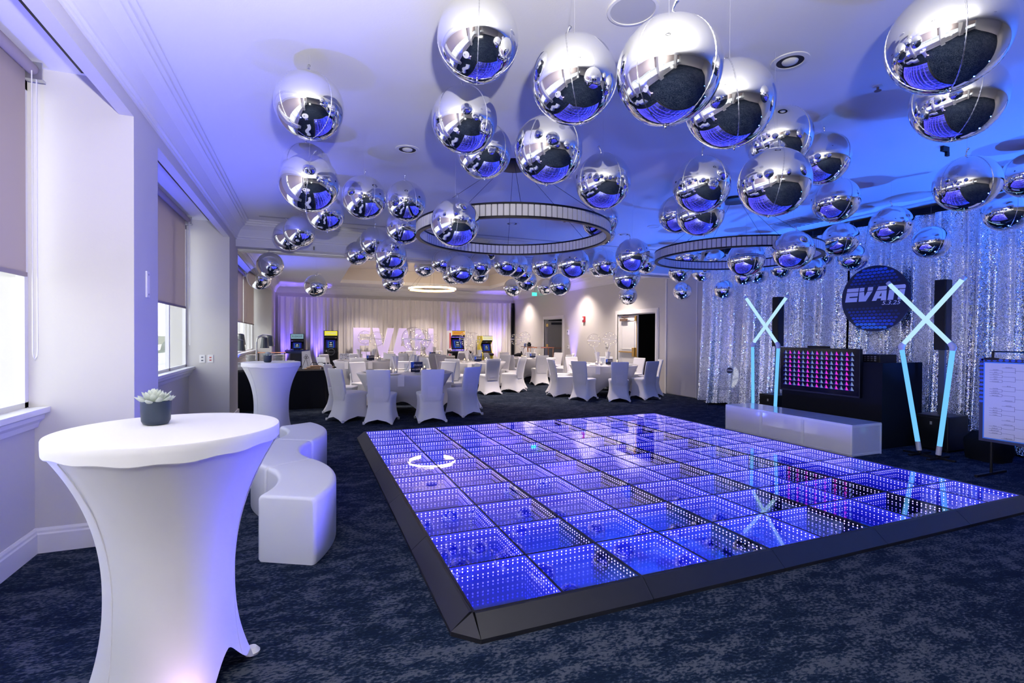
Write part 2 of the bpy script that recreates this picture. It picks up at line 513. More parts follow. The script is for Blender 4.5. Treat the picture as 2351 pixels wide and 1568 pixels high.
# the back room ceiling with its raised tray
bm = bmesh.new()
tx0, tx1, ty0, ty1, tz = 1.1, 6.9, 12.4, 19.4, 3.95
box(bm, XL - 0.25, tx0, 10.4, YB, ZC, ZC + 0.12)
box(bm, tx1, XR + 0.15, 10.4, YB, ZC, ZC + 0.12)
box(bm, tx0, tx1, 10.4, ty0, ZC, ZC + 0.12)
box(bm, tx0, tx1, ty1, YB, ZC, ZC + 0.12)
o = struct('ceiling', bm, 'ceiling')
bm = bmesh.new()
box(bm, tx0 - 0.1, tx1 + 0.1, ty0 - 0.1, ty1 + 0.1, tz, tz + 0.1)
for q in ((tx0 - 0.12, tx0, ty0, ty1), (tx1, tx1 + 0.12, ty0, ty1), (tx0, tx1, ty0 - 0.12, ty0), (tx0, tx1, ty1, ty1 + 0.12)):
    box(bm, *q, ZC + 0.12, tz)
struct('ceiling_tray', bm, 'coffer', o)

# dropped beam with the track of the folding partition
bm = bmesh.new()
box(bm, XP, XR, 9.68, 10.4, 2.97, ZC + 0.1)
o = struct('ceiling_beam', bm, 'ceiling')
bm = bmesh.new()
box(bm, XP, XR, 9.93, 9.98, 2.945, 2.972); box(bm, XP, XR, 10.06, 10.11, 2.945, 2.972)
struct('partition_track', bm, 'steel', o)
for i, x in enumerate((0.1, 1.3, 3.0, 4.4, 5.8, 7.2)):
    struct('track_hanger', BX(x, x + 0.012, 9.66, 9.68, 2.99, 3.05), 'black', o)
struct('trim_2', BX(XP + 0.4, XR, 9.10, 9.16, ZC - 0.006, ZC + 0.01), mat('ceiling_joint_grey', (0.45, 0.44, 0.46), 0.7))

# crown mouldings: a stepped cove profile run along each wall
CROWN = [(0.0, -0.31), (0.018, -0.31), (0.018, -0.285), (0.035, -0.275), (0.035, -0.255), (0.05, -0.22), (0.085, -0.15), (0.135, -0.10), (0.16, -0.085), (0.16, -0.065), (0.185, -0.055), (0.185, -0.03), (0.215, -0.02), (0.215, 0.0), (0.0, 0.0)]
def crown(name, axis, side, pos, a0, a1, z=ZC):
    bm = bmesh.new()
    prism(bm, [(pos + side * u, z + v) for (u, v) in CROWN], 'y' if axis == 'y' else 'x', a0, a1)
    return struct(name, bm, 'trim')
crown('trim_3', 'y', 1, XP, YR, 9.68)
bm = bmesh.new()
prism(bm, [(9.68 - u, ZC + v) for (u, v) in CROWN], 'x', XP, XR)
struct('trim_4', bm, 'trim')
crown('trim_5', 'y', 1, XP, 10.4, YB)
crown('trim_6', 'y', -1, XR, 10.4, YB)
bm = bmesh.new()
prism(bm, [(YB - u, ZC + v) for (u, v) in CROWN], 'x', XP, XR)
struct('trim_7', bm, 'trim')

# baseboards
def baseboard(name, *boxes):
    bm = bmesh.new()
    for (x0, x1, y0, y1) in boxes:
        box(bm, x0, x1, y0, y1, 0, 0.125)
        ax, ay = (x1 - x0) * 0.5, (y1 - y0) * 0.5
    return struct(name, bm, 'trim')
bm = bmesh.new()
BB = [(0.0, 0.0), (0.022, 0.0), (0.022, 0.125), (0.016, 0.135), (0.016, 0.150), (0.008, 0.165), (0.0, 0.165)]
for (a, b_) in niches:
    prism(bm, [(XL + u, v) for (u, v) in BB], 'y', a, b_)
for (a, b_) in piers:
    prism(bm, [(XP + u, v) for (u, v) in BB], 'y', a, b_)
    prism(bm, [(a - u, v) for (u, v) in BB], 'x', XL, XP + 0.022)
    prism(bm, [(b_ + u, v) for (u, v) in BB], 'x', XL, XP + 0.022)
struct('baseboard_left', bm, 'trim')

# right wall with its two doorways
D2 = (10.97, 12.75, 2.13)
D1 = (16.27, 17.78, 2.13)
bm = bmesh.new()
for (a, b_) in ((YR, D2[0]), (D2[1], D1[0]), (D1[1], YB)):
    box(bm, XR, XR + 0.15, a, b_, 0, ZC)
for q in (D1, D2):
    box(bm, XR, XR + 0.15, q[0], q[1], q[2], ZC)
struct('wall_right', bm, 'wall')
bm = bmesh.new()
prism(bm, [(XR - u, v) for (u, v) in BB], 'y', D2[1] + 0.12, D1[0] - 0.12)
prism(bm, [(XR - u, v) for (u, v) in BB], 'y', D1[1] + 0.12, YB)
struct('baseboard_right', bm, 'trim')
# pocket panels of the folding partition, between the doorway and the sequin drape
bm = bmesh.new()
box(bm, XR - 0.03, XR, 9.43, 10.50, 0.02, 2.96)
po = struct('trim_8', bm, 'partition')
struct('partition_panel', BX(XR - 0.03, XR, 8.2, 9.41, 0.02, 2.96), 'partition', po)
struct('panel_edge', BX(XR - 0.05, XR, 10.50, 10.55, 0, 2.97), 'trim', po)
struct('panel_edge', BX(XR - 0.04, XR - 0.025, 9.405, 9.435, 0, 2.96), 'trim', po)

# corridor seen through the doorways
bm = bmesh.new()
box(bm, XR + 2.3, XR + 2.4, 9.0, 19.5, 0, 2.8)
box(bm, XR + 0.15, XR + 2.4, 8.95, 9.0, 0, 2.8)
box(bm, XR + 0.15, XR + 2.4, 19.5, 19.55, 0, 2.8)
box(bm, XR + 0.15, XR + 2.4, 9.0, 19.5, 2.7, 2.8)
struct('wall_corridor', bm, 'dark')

def casing(parent, q):
    bm = bmesh.new()
    w = 0.115
    for (dx, ww) in ((0.022, w), (0.034, w - 0.04)):
        box(bm, XR - dx, XR, q[0] - ww, q[0], 0, q[2] + ww)
        box(bm, XR - dx, XR, q[1], q[1] + ww, 0, q[2] + ww)
        box(bm, XR - dx, XR, q[0], q[1], q[2], q[2] + ww)
    box(bm, XR, XR + 0.15, q[0] - 0.001, q[0] + 0.02, 0, q[2])
    box(bm, XR, XR + 0.15, q[1] - 0.02, q[1] + 0.001, 0, q[2])
    box(bm, XR, XR + 0.15, q[0], q[1], q[2] - 0.02, q[2] + 0.001)
    return struct('door_frame', bm, 'trim', parent)

def leaf_bm(w, h, t=0.045):
    bm = bmesh.new()
    box(bm, -t / 2, t / 2, 0, w, 0.01, h)
    for s in (-1, 1):
        for (z0, z1) in ((0.18, 0.92), (1.10, h - 0.14)):
            x = s * t / 2
            for (a0, a1, c0, c1) in ((0.13, w - 0.13, z0, z0 + 0.025), (0.13, w - 0.13, z1 - 0.025, z1), (0.13, 0.155, z0, z1), (w - 0.155, w - 0.13, z0, z1)):
                box(bm, min(x, x + s * 0.01), max(x, x + s * 0.01), a0, a1, c0, c1)
    return bm

def door_root(name, y, rz):
    o = bpy.data.objects.new(name, None); COL.objects.link(o); o.location = (XR + 0.10, y, 0); o.rotation_euler = (0, 0, rz)
    o['kind'] = 'structure'
    return o
def hw(root, name, bm, m):
    return finish(name, bm, m, root)
# near doorway: closed white leaf on the left, the right leaf swung out into the dark corridor
d = door_root('door_1', D2[1] - 0.02, PI)
d.location.x = XR + 0.06
finish('door_leaf', leaf_bm(0.88, 2.09), 'door', d)
bm = bmesh.new(); box(bm, 0.03, 0.08, 0.05, 0.80, 1.01, 1.045); box(bm, 0.025, 0.11, 0.74, 0.84, 0.90, 1.16, 0, 0.012)
hw(d, 'panic_bar', bm, 'brass')
bm = bmesh.new(); box(bm, 0.03, 0.10, 0.12, 0.42, 1.93, 2.00); tube(bm, [(0.07, 0.36, 2.0), (0.10, 0.2, 2.05), (0.10, 0.55, 2.06)], 0.012)
hw(d, 'door_closer', bm, 'bronze')
bm = bmesh.new(); box(bm, 0.022, 0.03, 0.845, 0.868, 0.06, 2.08); box(bm, 0.022, 0.06, 0.80, 0.87, 1.92, 2.06)
hw(d, 'latch_strip', bm, 'brass')
casing(None, D2).name = 'trim_9'
bpy.data.objects['trim_9']['kind'] = 'structure'
d = door_root('door_2', D2[0] + 0.03, -0.42)
d.rotation_euler = (0, 0, -PI / 2 + 0.25)
finish('door_leaf', leaf_bm(0.86, 2.08), 'doordark', d)
bm = bmesh.new(); box(bm, -0.10, -0.03, 0.08, 0.80, 0.99, 1.04); box(bm, -0.11, -0.025, 0.72, 0.82, 0.93, 1.10)
hw(d, 'panic_bar', bm, 'bronze')
bm = bmesh.new(); box(bm, -0.10, -0.03, 0.12, 0.42, 1.90, 1.98)
hw(d, 'door_closer', bm, 'black')
# far doorway: one leaf standing open
casing(None, D1).name = 'trim_10'
bpy.data.objects['trim_10']['kind'] = 'structure'
d = door_root('door_3', D1[1] - 0.05, -PI / 2 - 0.55)
finish('door_leaf', leaf_bm(1.25, 2.08), 'doordark', d)
bm = bmesh.new(); box(bm, 0.03, 0.10, 0.15, 0.62, 1.93, 2.01)
hw(d, 'door_closer', bm, 'black')
bm = bmesh.new(); box(bm, 0.03, 0.08, 0.06, 1.15, 0.99, 1.04)
hw(d, 'panic_bar', bm, 'bronze')
for z in (1.05, 1.85):
    hw(d, 'hinge', BX(-0.04, 0.04, -0.05, 0.03, z, z + 0.12), 'brass')

# ------------------------------------------------------------------ windows, sills, blinds
def window(name, a, b_, nmul):
    r = bpy.data.objects.new(name, None); COL.objects.link(r); r['kind'] = 'structure'
    bm = bmesh.new()
    x0, x1 = XL - 0.075, XL - 0.03
    for q in ((a, a + 0.045, 0.95, 3.12), (b_ - 0.045, b_, 0.95, 3.12), (a, b_, 0.95, 1.01), (a, b_, 3.06, 3.12)):
        box(bm, x0, x1, *q)
    finish('window_frame', bm, 'trim', r)
    n = nmul + 1
    for i in range(n):
        y0 = a + (b_ - a) * i / n; y1 = a + (b_ - a) * (i + 1) / n
        if i:
            finish('mullion', BX(x0, x1, y0 - 0.025, y0 + 0.025, 0.95, 3.12), 'trim', r)
        finish('pane', BX(XL - 0.055, XL - 0.05, y0 + 0.02, y1 - 0.02, 0.99, 3.08), 'glass', r)
    bm = bmesh.new()
    SILL = [(-0.14, 0.90), (0.0, 0.90), (0.0, 0.84), (0.02, 0.84), (0.03, 0.875), (0.055, 0.90), (0.055, 0.925), (0.085, 0.94), (0.085, 0.975), (-0.14, 0.975)]
    prism(bm, [(XL + u, v) for (u, v) in SILL], 'y', a - 0.04, b_ - 0.001)
    finish('window_sill', bm, 'trim', r)
    return r
W = [('window_1', 0.25, 4.28, 3), ('window_2', 4.89, 8.957, 3), ('window_3', 9.963, 18.9, 7), ('window_4', -4.1, -0.3, 3), ('window_5', -7.9, -4.7, 3)]
for (n_, a, b_, k) in W:
    window(n_, a + 0.04, b_ - 0.0, k)

def blind(label, a, b_, zb):
    t = thing('roller_blind', label, 'blind', (XL + 0.04, (a + b_) / 2, 0), 0, 'roller blinds at the left windows')
    h = (b_ - a) / 2
    bm = bmesh.new()
    x = -0.02
    ring = [(x, -h, 3.13), (x, h, 3.13)]
    vs = [bm.verts.new(p) for p in ((x, -h, zb), (x, h, zb), (x, h, 3.13), (x, -h, 3.13))]
    bm.faces.new(vs)
    finish('fabric', bm, 'blind', t)
    bm = bmesh.new(); tube(bm, [(x + 0.03, -h - 0.01, 3.15), (x + 0.03, h + 0.01, 3.15)], 0.035, 12)
    finish('roller', bm, 'blind', t, smooth=0.6)
    finish('hem_bar', BX(x - 0.008, x + 0.008, -h, h, zb - 0.005, zb + 0.022), 'blind', t)
    bm = bmesh.new(); box(bm, x - 0.01, x + 0.08, h + 0.01, h + 0.02, 3.09, 3.20); box(bm, x - 0.01, x + 0.08, h + 0.02, h + 0.06, 3.09, 3.10)
    finish('bracket', bm, 'steel', t)
    return t
def chain(t, y, x=0.045, z0=1.30):
    bm = bmesh.new()
    tube(bm, [(x, y, 3.12), (x, y, z0 + 0.05), (x, y + 0.01, z0 + 0.015), (x, y + 0.03, z0), (x, y + 0.05, z0 + 0.015), (x, y + 0.06, z0 + 0.05), (x, y + 0.06, 3.12)], 0.0035, 5)
    return finish('pull_chain', bm, 'trim', t)
bl = blind('beige roller blind at the nearest left window, cut by the frame', 0.30, 4.13, 1.83)
chain(bl, 1.87, 0.03)
bl = blind('beige roller blind at the second window, between the two pale piers', 4.95, 8.64, 1.85)
chain(bl, 1.83, 0.03)
blind('beige roller blind nearest the corner pier at the far window', 15.9, 18.75, 1.80)
blind('beige roller blind left of the pale strip at the far window', 12.9, 15.75, 1.80)
blind('beige roller blind at the far window, mostly behind the second pier', 10.05, 12.75, 1.80)
blind('beige roller blind at the window behind the camera', -3.95, -0.45, 1.83)
blind('beige roller blind at the rearmost window behind the camera', -7.8, -4.85, 1.83)

# linear slot diffusers in the niche ceilings
for (nm, a, b_) in (('nearest niche', 0.4, 4.24), ('second niche', 4.93, 8.92), ('far niche', 10.0, 18.8)):
    t = thing('slot_diffuser', 'white linear air slot with two black gaps in the ceiling of the ' + nm, 'air vent', (-1.36, (a + b_) / 2, 3.22))
    h = (b_ - a) / 2
    bm = bmesh.new()
    for (u0, u1) in ((-0.085, -0.052), (-0.022, 0.004), (0.034, 0.07)):
        box(bm, u0, u1, -h, h, -0.004, 0.0)
    finish('rail', bm, 'trim', t)
    for (u0, u1) in ((-0.052, -0.022), (0.004, 0.034)):
        finish('slot', BX(u0, u1, -h, h, -0.003, 0.0), 'black', t)

# wall fittings on the piers
t = thing('outlet_plate', 'white outlet plate with dark sockets, left one on the second pier', 'outlet', (-1.50, 8.957, 1.09))
finish('plate', BX(-0.038, 0.038, -0.008, 0, -0.06, 0.06, 0.003), 'trim', t)
for z in (-0.025, 0.025):
    finish('socket', BX(-0.014, 0.014, -0.010, -0.008, z - 0.010, z + 0.010), 'ink', t)
t = thing('outlet_plate', 'white outlet plate with red sockets, right one on the second pier', 'outlet', (-1.39, 8.957, 1.09))
finish('plate', BX(-0.038, 0.038, -0.008, 0, -0.06, 0.06, 0.003), 'trim', t)
for z in (-0.02, 0.02):
    finish('socket', BX(-0.014, 0.014, -0.010, -0.008, z - 0.008, z + 0.008), 'redprint', t)
t = thing('wall_control', 'tall pale wall control plate on the face of the near pier', 'switch', (XP, 4.58, 1.84))
finish('plate', BX(0, 0.012, -0.035, 0.035, -0.10, 0.10, 0.004), 'trim', t)
for z in (-0.075, 0.075):
    finish('screw', BX(0.012, 0.015, -0.006, 0.006, z - 0.006, z + 0.006), 'ink', t)

# outside: terrace, parapet, low building, hazy hill and trees
struct('ground_outside', BX(-90, -2.2, -40, 110, -4.2, -4.0), 'outside')
struct('parapet', BX(-8.2, -7.9, -20, 40, -4.0, 0.35), 'outside')
struct('roof_terrace', BX(-7.9, -2.0, -20, 40, -0.6, -0.3), 'outside')
t = thing('low_building', 'pale flat-roofed building outside the nearest window', 'building', (-23, 42, -4.0))
finish('wall', BX(-5, 4, -6, 5, 0, 3.0), 'outside', t)
finish('roof', BX(-5.3, 4.3, -6.3, 5.3, 3.0, 3.3), 'outside', t)
for i in range(5):
    finish('window', BX(4.0, 4.05, -5 + i * 2, -4 + i * 2, 1.2, 2.4), 'ink', t)
bm = bmesh.new()
rings = []
for i in range(60):
    y = -20 + i * 6.0
    hgt = 0.4 + 0.5 * math.sin(i * 0.7) + 0.3 * math.sin(i * 1.9)
    rings.append([(-75, y, -4), (-70, y, hgt * 0.6), (-82, y, hgt), (-100, y, -4)])
loft(bm, rings, False)
struct('hills', bm, 'trees')
def blob(r, seed, n=1):
    rr = random.Random(seed)
    bm = bmesh.new()
    for k in range(n):
        bmesh.ops.create_icosphere(bm, subdivisions=2, radius=r * rr.uniform(0.5, 0.8), matrix=Matrix.Translation((rr.uniform(-r, r) * 0.6, rr.uniform(-r, r) * 0.6, rr.uniform(0, r) * 0.8)))
    for v in bm.verts:
        v.co += Vector((rr.uniform(-1, 1), rr.uniform(-1, 1), rr.uniform(-1, 1))) * r * 0.09
    return bm
for i, (x, y, s, lb) in enumerate(((-24.3, 59, 1.7, 'hazy round tree seen through the nearest window, near its right edge'), (-27.6, 65, 1.8, 'hazy tree seen through the nearest window, cut by the photo edge'), (-15.5, 74, 2.0, 'hazy tree seen low through the second window'), (-36.5, 85, 2.2, 'hazy tree farthest off outside the nearest window'))):
    t = thing('tree', lb, 'tree', (x, y, -4.0))
    finish('crown', blob(s, i, 7), 'trees', t, loc=(0, 0, s * 1.0))
    bm = bmesh.new(); lathe(bm, [(0.3, 0), (0.2, s)], 8); finish('trunk', bm, 'wood', t)
# ------------------------------------------------------------------ LED dance floor
DX, DY, TS, NT, DH = 0.763, 2.355, 0.5, 10, 0.10
df = thing('dance_floor', 'square infinity-mirror dance floor of blue LED tiles with black ramp edge', 'dance floor', (DX, DY, 0))
# one tile: well (four walls with the LEDs' light put in as emission, mirror bottom), rows of LEDs, half-mirror glass
T0, T1 = 0.008, TS - 0.008
zt, zb = DH - 0.002, DH - 0.0285
bm = bmesh.new()
def quad(bm, pts, mi=0):
    f = bm.faces.new([bm.verts.new(p) for p in pts]); f.material_index = mi; return f
quad(bm, ((T0, T0, zb), (T1, T0, zb), (T1, T1, zb), (T0, T1, zb)), 0)
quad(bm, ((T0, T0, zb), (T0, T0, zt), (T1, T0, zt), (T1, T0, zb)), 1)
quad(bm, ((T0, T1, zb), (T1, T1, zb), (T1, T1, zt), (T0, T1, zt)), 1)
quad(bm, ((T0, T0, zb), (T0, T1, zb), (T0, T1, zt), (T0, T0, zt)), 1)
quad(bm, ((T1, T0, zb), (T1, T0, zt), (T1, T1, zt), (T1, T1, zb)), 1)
well0 = finish('mirror_well', bm, ['mirror', 'wellglow'], df)
bm = bmesh.new()
NL = 15
zl, hs, hz = zb + 0.0095, 0.0034, 0.0036
for i in range(NL):
    c = T0 + (T1 - T0) * (i + 0.5) / NL
    e = 0.0012
    quad(bm, ((c - hs, T0 + e, zl - hz), (c - hs, T0 + e, zl + hz), (c + hs, T0 + e, zl + hz), (c + hs, T0 + e, zl - hz)))
    quad(bm, ((c - hs, T1 - e, zl - hz), (c + hs, T1 - e, zl - hz), (c + hs, T1 - e, zl + hz), (c - hs, T1 - e, zl + hz)))
    quad(bm, ((T0 + e, c - hs, zl - hz), (T0 + e, c + hs, zl - hz), (T0 + e, c + hs, zl + hz), (T0 + e, c - hs, zl + hz)))
    quad(bm, ((T1 - e, c - hs, zl - hz), (T1 - e, c - hs, zl + hz), (T1 - e, c + hs, zl + hz), (T1 - e, c + hs, zl - hz)))
led0 = finish('led_row', bm, 'led', df)
bm = bmesh.new()
quad(bm, ((T0, T0, zt), (T1, T0, zt), (T1, T1, zt), (T0, T1, zt)))
gl0 = finish('glass_panel', bm, 'halfmirror', df)
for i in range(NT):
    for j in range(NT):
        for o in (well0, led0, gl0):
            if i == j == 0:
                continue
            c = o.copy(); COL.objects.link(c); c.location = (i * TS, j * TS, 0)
LF = NT * TS
for i in range(NT + 1):
    w = 0.0065 if i not in (2, 4, 6, 8) else 0.009
    finish('frame_bar', BX(i * TS - w, i * TS + w, -0.01, LF + 0.01, DH - 0.03, DH), 'black', df)
for j in range(NT + 1):
    finish('frame_bar', BX(-0.01, LF + 0.01, j * TS - 0.0055, j * TS + 0.0055, DH - 0.03, DH - 0.0004), 'black', df)
finish('base_tray', BX(0, LF, 0, LF, 0.0, zb - 0.004), 'black', df)
# bevelled ramp sections, one metre each, with chamfered corner pieces
def ramp(bm, P0, P1, nrm, w=0.115, e0=0.0, e1=0.0):
    P0, P1, nrm = Vector(P0), Vector(P1), Vector(nrm)
    t = (P1 - P0).normalized()
    a0 = P0 + t * 0.002; a1 = P1 - t * 0.002
    prof = [(0.008, 0.0), (0.008, DH), (0.022, DH - 0.001), (w, 0.022), (w, 0.0)]
    R0 = [a0 + nrm * u + Vector((0, 0, v)) + t * (e0 * u) for u, v in prof]
    R1 = [a1 + nrm * u + Vector((0, 0, v)) - t * (e1 * u) for u, v in prof]
    loft(bm, [R0, R1], True, True, True)
    bmesh.ops.recalc_face_normals(bm, faces=bm.faces)
for k in range(5):
    for (A, B_, n_) in (((0, k), (0, k + 1), (-1, 0, 0)), ((LF, k), (LF, k + 1), (1, 0, 0)), ((k, 0), (k + 1, 0), (0, -1, 0)), ((k, LF), (k + 1, LF), (0, 1, 0))):
        f = lambda q: (q[0], q[1], 0)
        bm = bmesh.new()
        ramp(bm, f(A), f(B_), n_)
        finish('ramp_section', bm, 'ramp', df)
for (cx, cy, sx, sy) in ((0, 0, -1, -1), (LF, 0, 1, -1), (0, LF, -1, 1), (LF, LF, 1, 1)):
    bm = bmesh.new()
    top = bm.verts.new((cx + sx * 0.008, cy + sy * 0.008, DH))
    bx_, by_ = (cx + sx * 0.115, cy + sy * 0.0, 0.022), (cx, cy + sy * 0.115, 0.022)
    v1 = bm.verts.new(bx_); v2 = bm.verts.new(by_)
    b1 = bm.verts.new((bx_[0], bx_[1], 0)); b2 = bm.verts.new((by_[0], by_[1], 0)); b0 = bm.verts.new((cx, cy, 0))
    for q in ((top, v1, v2), (v1, b1, b2, v2), (top, v1, b1, b0), (top, b0, b2, v2), (b0, b1, b2)):
        bm.faces.new(q)
    bmesh.ops.recalc_face_normals(bm, faces=bm.faces)
    finish('ramp_corner', bm, 'ramp', df)

# ------------------------------------------------------------------ cocktail tables in stretched white covers
def cocktail(label, x, y, R, H, rz):
    t = thing('cocktail_table', label, 'table', (x, y, 0), rz, 'cocktail tables in white spandex')
    N = 96
    prof = [(0.00, 0.0), (0.03, 0.02), (0.08, 0.06), (0.16, 0.14), (0.26, 0.25), (0.38, 0.40), (0.50, 0.54), (0.62, 0.68), (0.74, 0.80), (0.84, 0.90), (0.92, 0.965), (0.97, 1.0)]
    rw = 0.228
    def rad(s, th):
        # s 0 at the hem .. 1 at the rim; four feet pull the hem outwards
        up = max(0.0, (s - 0.42) / 0.58)
        dn = max(0.0, (0.42 - s) / 0.42)
        foot = abs(math.cos(2 * th)) ** 3.0
        r = rw + (R - 0.004 - rw) * up ** 2.2 + dn ** 2.2 * (0.012 + 0.070 * foot)
        return r
    rings = []
    for k in range(33):
        s = k / 32
        ring = []
        for i in range(N):
            th = 2 * PI * i / N
            r = rad(s, th)
            foot = abs(math.cos(2 * th))
            arch = 0.16 * (1 - foot ** 1.5) * (1 - s) ** 5
            z = s * (H - 0.055) + arch
            ring.append((r * math.cos(th), r * math.sin(th), z))
        rings.append(ring)
    bm = bmesh.new(); loft(bm, rings, True)
    finish('cover_skirt', bm, 'spandex', t, smooth=3.2)
    bm = bmesh.new()
    pr_ = [(R + 0.0005, -0.058), (R + 0.003, -0.054), (R + 0.004, -0.030), (R + 0.004, -0.006), (R + 0.002, -0.0015), (R - 0.003, 0.0), (R - 0.02, 0.0004), (0.0, 0.0)]
    rings = []
    for (r, dz) in pr_[:-1]:
        rings.append([(r * math.cos(2 * PI * i / N), r * math.sin(2 * PI * i / N), H + dz - (0.012 * (0.5 + 0.5 * math.sin(i * 0.19 + 1)) + 0.003 * math.sin(i * 0.9) if dz < -0.05 else 0)) for i in range(N)])
    loft(bm, rings, True, False, True)
    finish('cover_cap', bm, 'spandex', t, smooth=0.45)
    # stitched seams of the cover
    for th in (-0.42, 1.7, 3.6):
        bm = bmesh.new()
        tube(bm, [((rad(k / 24, th) + 0.001) * math.cos(th), (rad(k / 24, th) + 0.001) * math.sin(th), k / 24 * (H - 0.06) + 0.16 * (1 - abs(math.cos(2 * th)) ** 1.5) * (1 - k / 24) ** 5) for k in range(25)], 0.0022, 6)
        finish('seam', bm, 'spandex', t, smooth=0.8)
    for k in range(4):
        th = k * PI / 2
        bm = bmesh.new(); lathe(bm, [(0.03, 0.0), (0.035, 0.012), (0.02, 0.03)], 12, 0.305 * math.cos(th), 0.305 * math.sin(th))
        finish('foot_pocket', bm, 'spandex', t, smooth=0.8)
    return t
CT1 = (-0.52, 2.46); CT2 = (-0.48, 8.0)
cocktail('white spandex cocktail table nearest the camera, holding a succulent', CT1[0], CT1[1], 0.40, 1.075, 0.36)
cocktail('white spandex cocktail table farther off, in front of the black buffet', CT2[0], CT2[1], 0.385, 1.075, 0.3)
# light fixture glowing through the near cover
light('POINT', 'cover_glow', (CT1[0] + 0.12, CT1[1] - 0.34, 0.05), 0.7, (0.9, 0.5, 1.0), shadow_soft_size=0.04)

def succulent(label, x, y, z, s, seed):
    rr = random.Random(seed)
    t = thing('potted_succulent', label, 'plant', (x, y, z), 0, 'succulents on the cocktail tables')
    bm = bmesh.new()
    lathe(bm, [(0.030 * s, 0), (0.040 * s, 0.004 * s), (0.046 * s, 0.016 * s), (0.048 * s, 0.05 * s), (0.049 * s, 0.088 * s), (0.046 * s, 0.090 * s), (0.044 * s, 0.076 * s)], 40, cap1=False)
    finish('pot', bm, 'pot', t, smooth=0.9)
    bm = bmesh.new(); lathe(bm, [(0.044 * s, 0.074 * s), (0.02 * s, 0.078 * s), (0.002, 0.08 * s)], 20); finish('soil', bm, 'soil', t)
    k = 0
    for (n, el, ln, r0) in ((11, 0.30, 0.052, 0.020), (10, 0.62, 0.047, 0.014), (8, 0.98, 0.040, 0.009), (4, 1.3, 0.034, 0.004)):
        for i in range(n):
            az = 2 * PI * (i + 0.5 * (k % 2)) / n + rr.uniform(-.15, .15)
            e_ = el + rr.uniform(-.12, .12)
            L_ = ln * s * rr.uniform(.9, 1.1)
            bm = bmesh.new()
            rings = []
            for q in range(7):
                u = q / 6
                w = 0.0125 * s * (math.sin(PI * min(1, 0.22 + u * 0.70)) ** 0.8) * (1.0 if u < 0.85 else 0.55) * (1 if u < 1 else 0.15)
                th_ = w * 0.45
                cx_ = L_ * u; cz_ = 0.010 * s * u * u
                rings.append([(cx_, w * math.cos(2 * PI * j / 8), cz_ + th_ * math.sin(2 * PI * j / 8)) for j in range(8)])
            loft(bm, rings, True, True, True)
            o = finish('leaf', bm, 'leaf', t, (r0 * s * math.cos(az), r0 * s * math.sin(az), (0.080 + 0.006 * k) * s), (0, -e_, az), smooth=1.2)
        k += 1
    return t
succulent('pale succulent in a navy pot on the nearest cocktail table', -0.60, 2.56, 1.076, 1.14, 3)
succulent('small succulent in a dark pot on the farther cocktail table', -0.52, 7.86, 1.076, 1.12, 5)

# ------------------------------------------------------------------ serpentine white benches
def bench_piece(label, c, a0, a1, ri=0.75, ro=1.15, h=0.43):
    t = thing('curved_bench', label, 'bench', (c[0], c[1], 0), 0, 'white curved benches in a wave')
    bev = 0.036; eb = 0.022
    def sect(ri_, ro_, z): return (ri_, ro_, z)
    bm = bmesh.new()
    n = 20
    eps = math.radians(0.25)
    arc = [(bev * (1 - math.cos(q * PI / 10)), h - bev + bev * math.sin(q * PI / 10)) for q in range(6)]
    prof = [(ri + 0.01, 0.0), (ri, 0.012)] + [(ri + u, z) for u, z in arc] + [(ro - u, z) for u, z in reversed(arc)] + [(ro, 0.012), (ro - 0.01, 0.0)]
    rings = []
    for i in range(n + 1):
        th = math.radians(a0) + eps + (math.radians(a1 - a0) - 2 * eps) * i / n
        rings.append([(r * math.cos(th), r * math.sin(th), z) for (r, z) in prof])
    # rounded ends
    rm = (ri + ro) / 2
    for end in (0, 1):
        th = math.radians(a1 if end else a0) + (-eps if end else eps)
        sg = -1 if end else 1
        new = []
        for q in range(6):
            u = eb * (1 - math.sin(q * PI / 10)); ins = eb * (1 - math.cos(q * PI / 10))
            r_ = []
            for (r, z) in prof:
                k = (r - rm) / (ro - rm)
                r2 = r - math.copysign(ins, k) if abs(k) > 0.75 else r
                z2 = z - ins * max(0, (z - 0.2) / (h - 0.2)) if z > 0.2 else z
                t2 = th + sg * u / r2
                r_.append((r2 * math.cos(t2), r2 * math.sin(t2), z2))
            new.append(r_)
        if end:
            rings = rings[:-2] + new
        else:
            rings = list(reversed(new)) + rings[2:]
    loft(bm, rings, True, True, True)
    bmesh.ops.recalc_face_normals(bm, faces=bm.faces)
    finish('seat', bm, 'plastic', t, smooth=0.9)
    return t
c1 = Vector((-0.95, 3.97)); u30 = Vector((math.cos(PI / 6), math.sin(PI / 6)))
c2 = c1 + 1.9 * u30; c3 = c2 + 1.9 * Vector((-u30.x, u30.y)); c4 = c3 + 1.9 * u30
bench_piece('white curved bench section nearest the camera, with its flat end showing', c1, -30, 30)
bench_piece('middle white curved bench section, hollow side towards the dance floor', c2, 150, 210)
bench_piece('farthest white curved bench section, bulging towards the dance floor', c3, -30, 30)

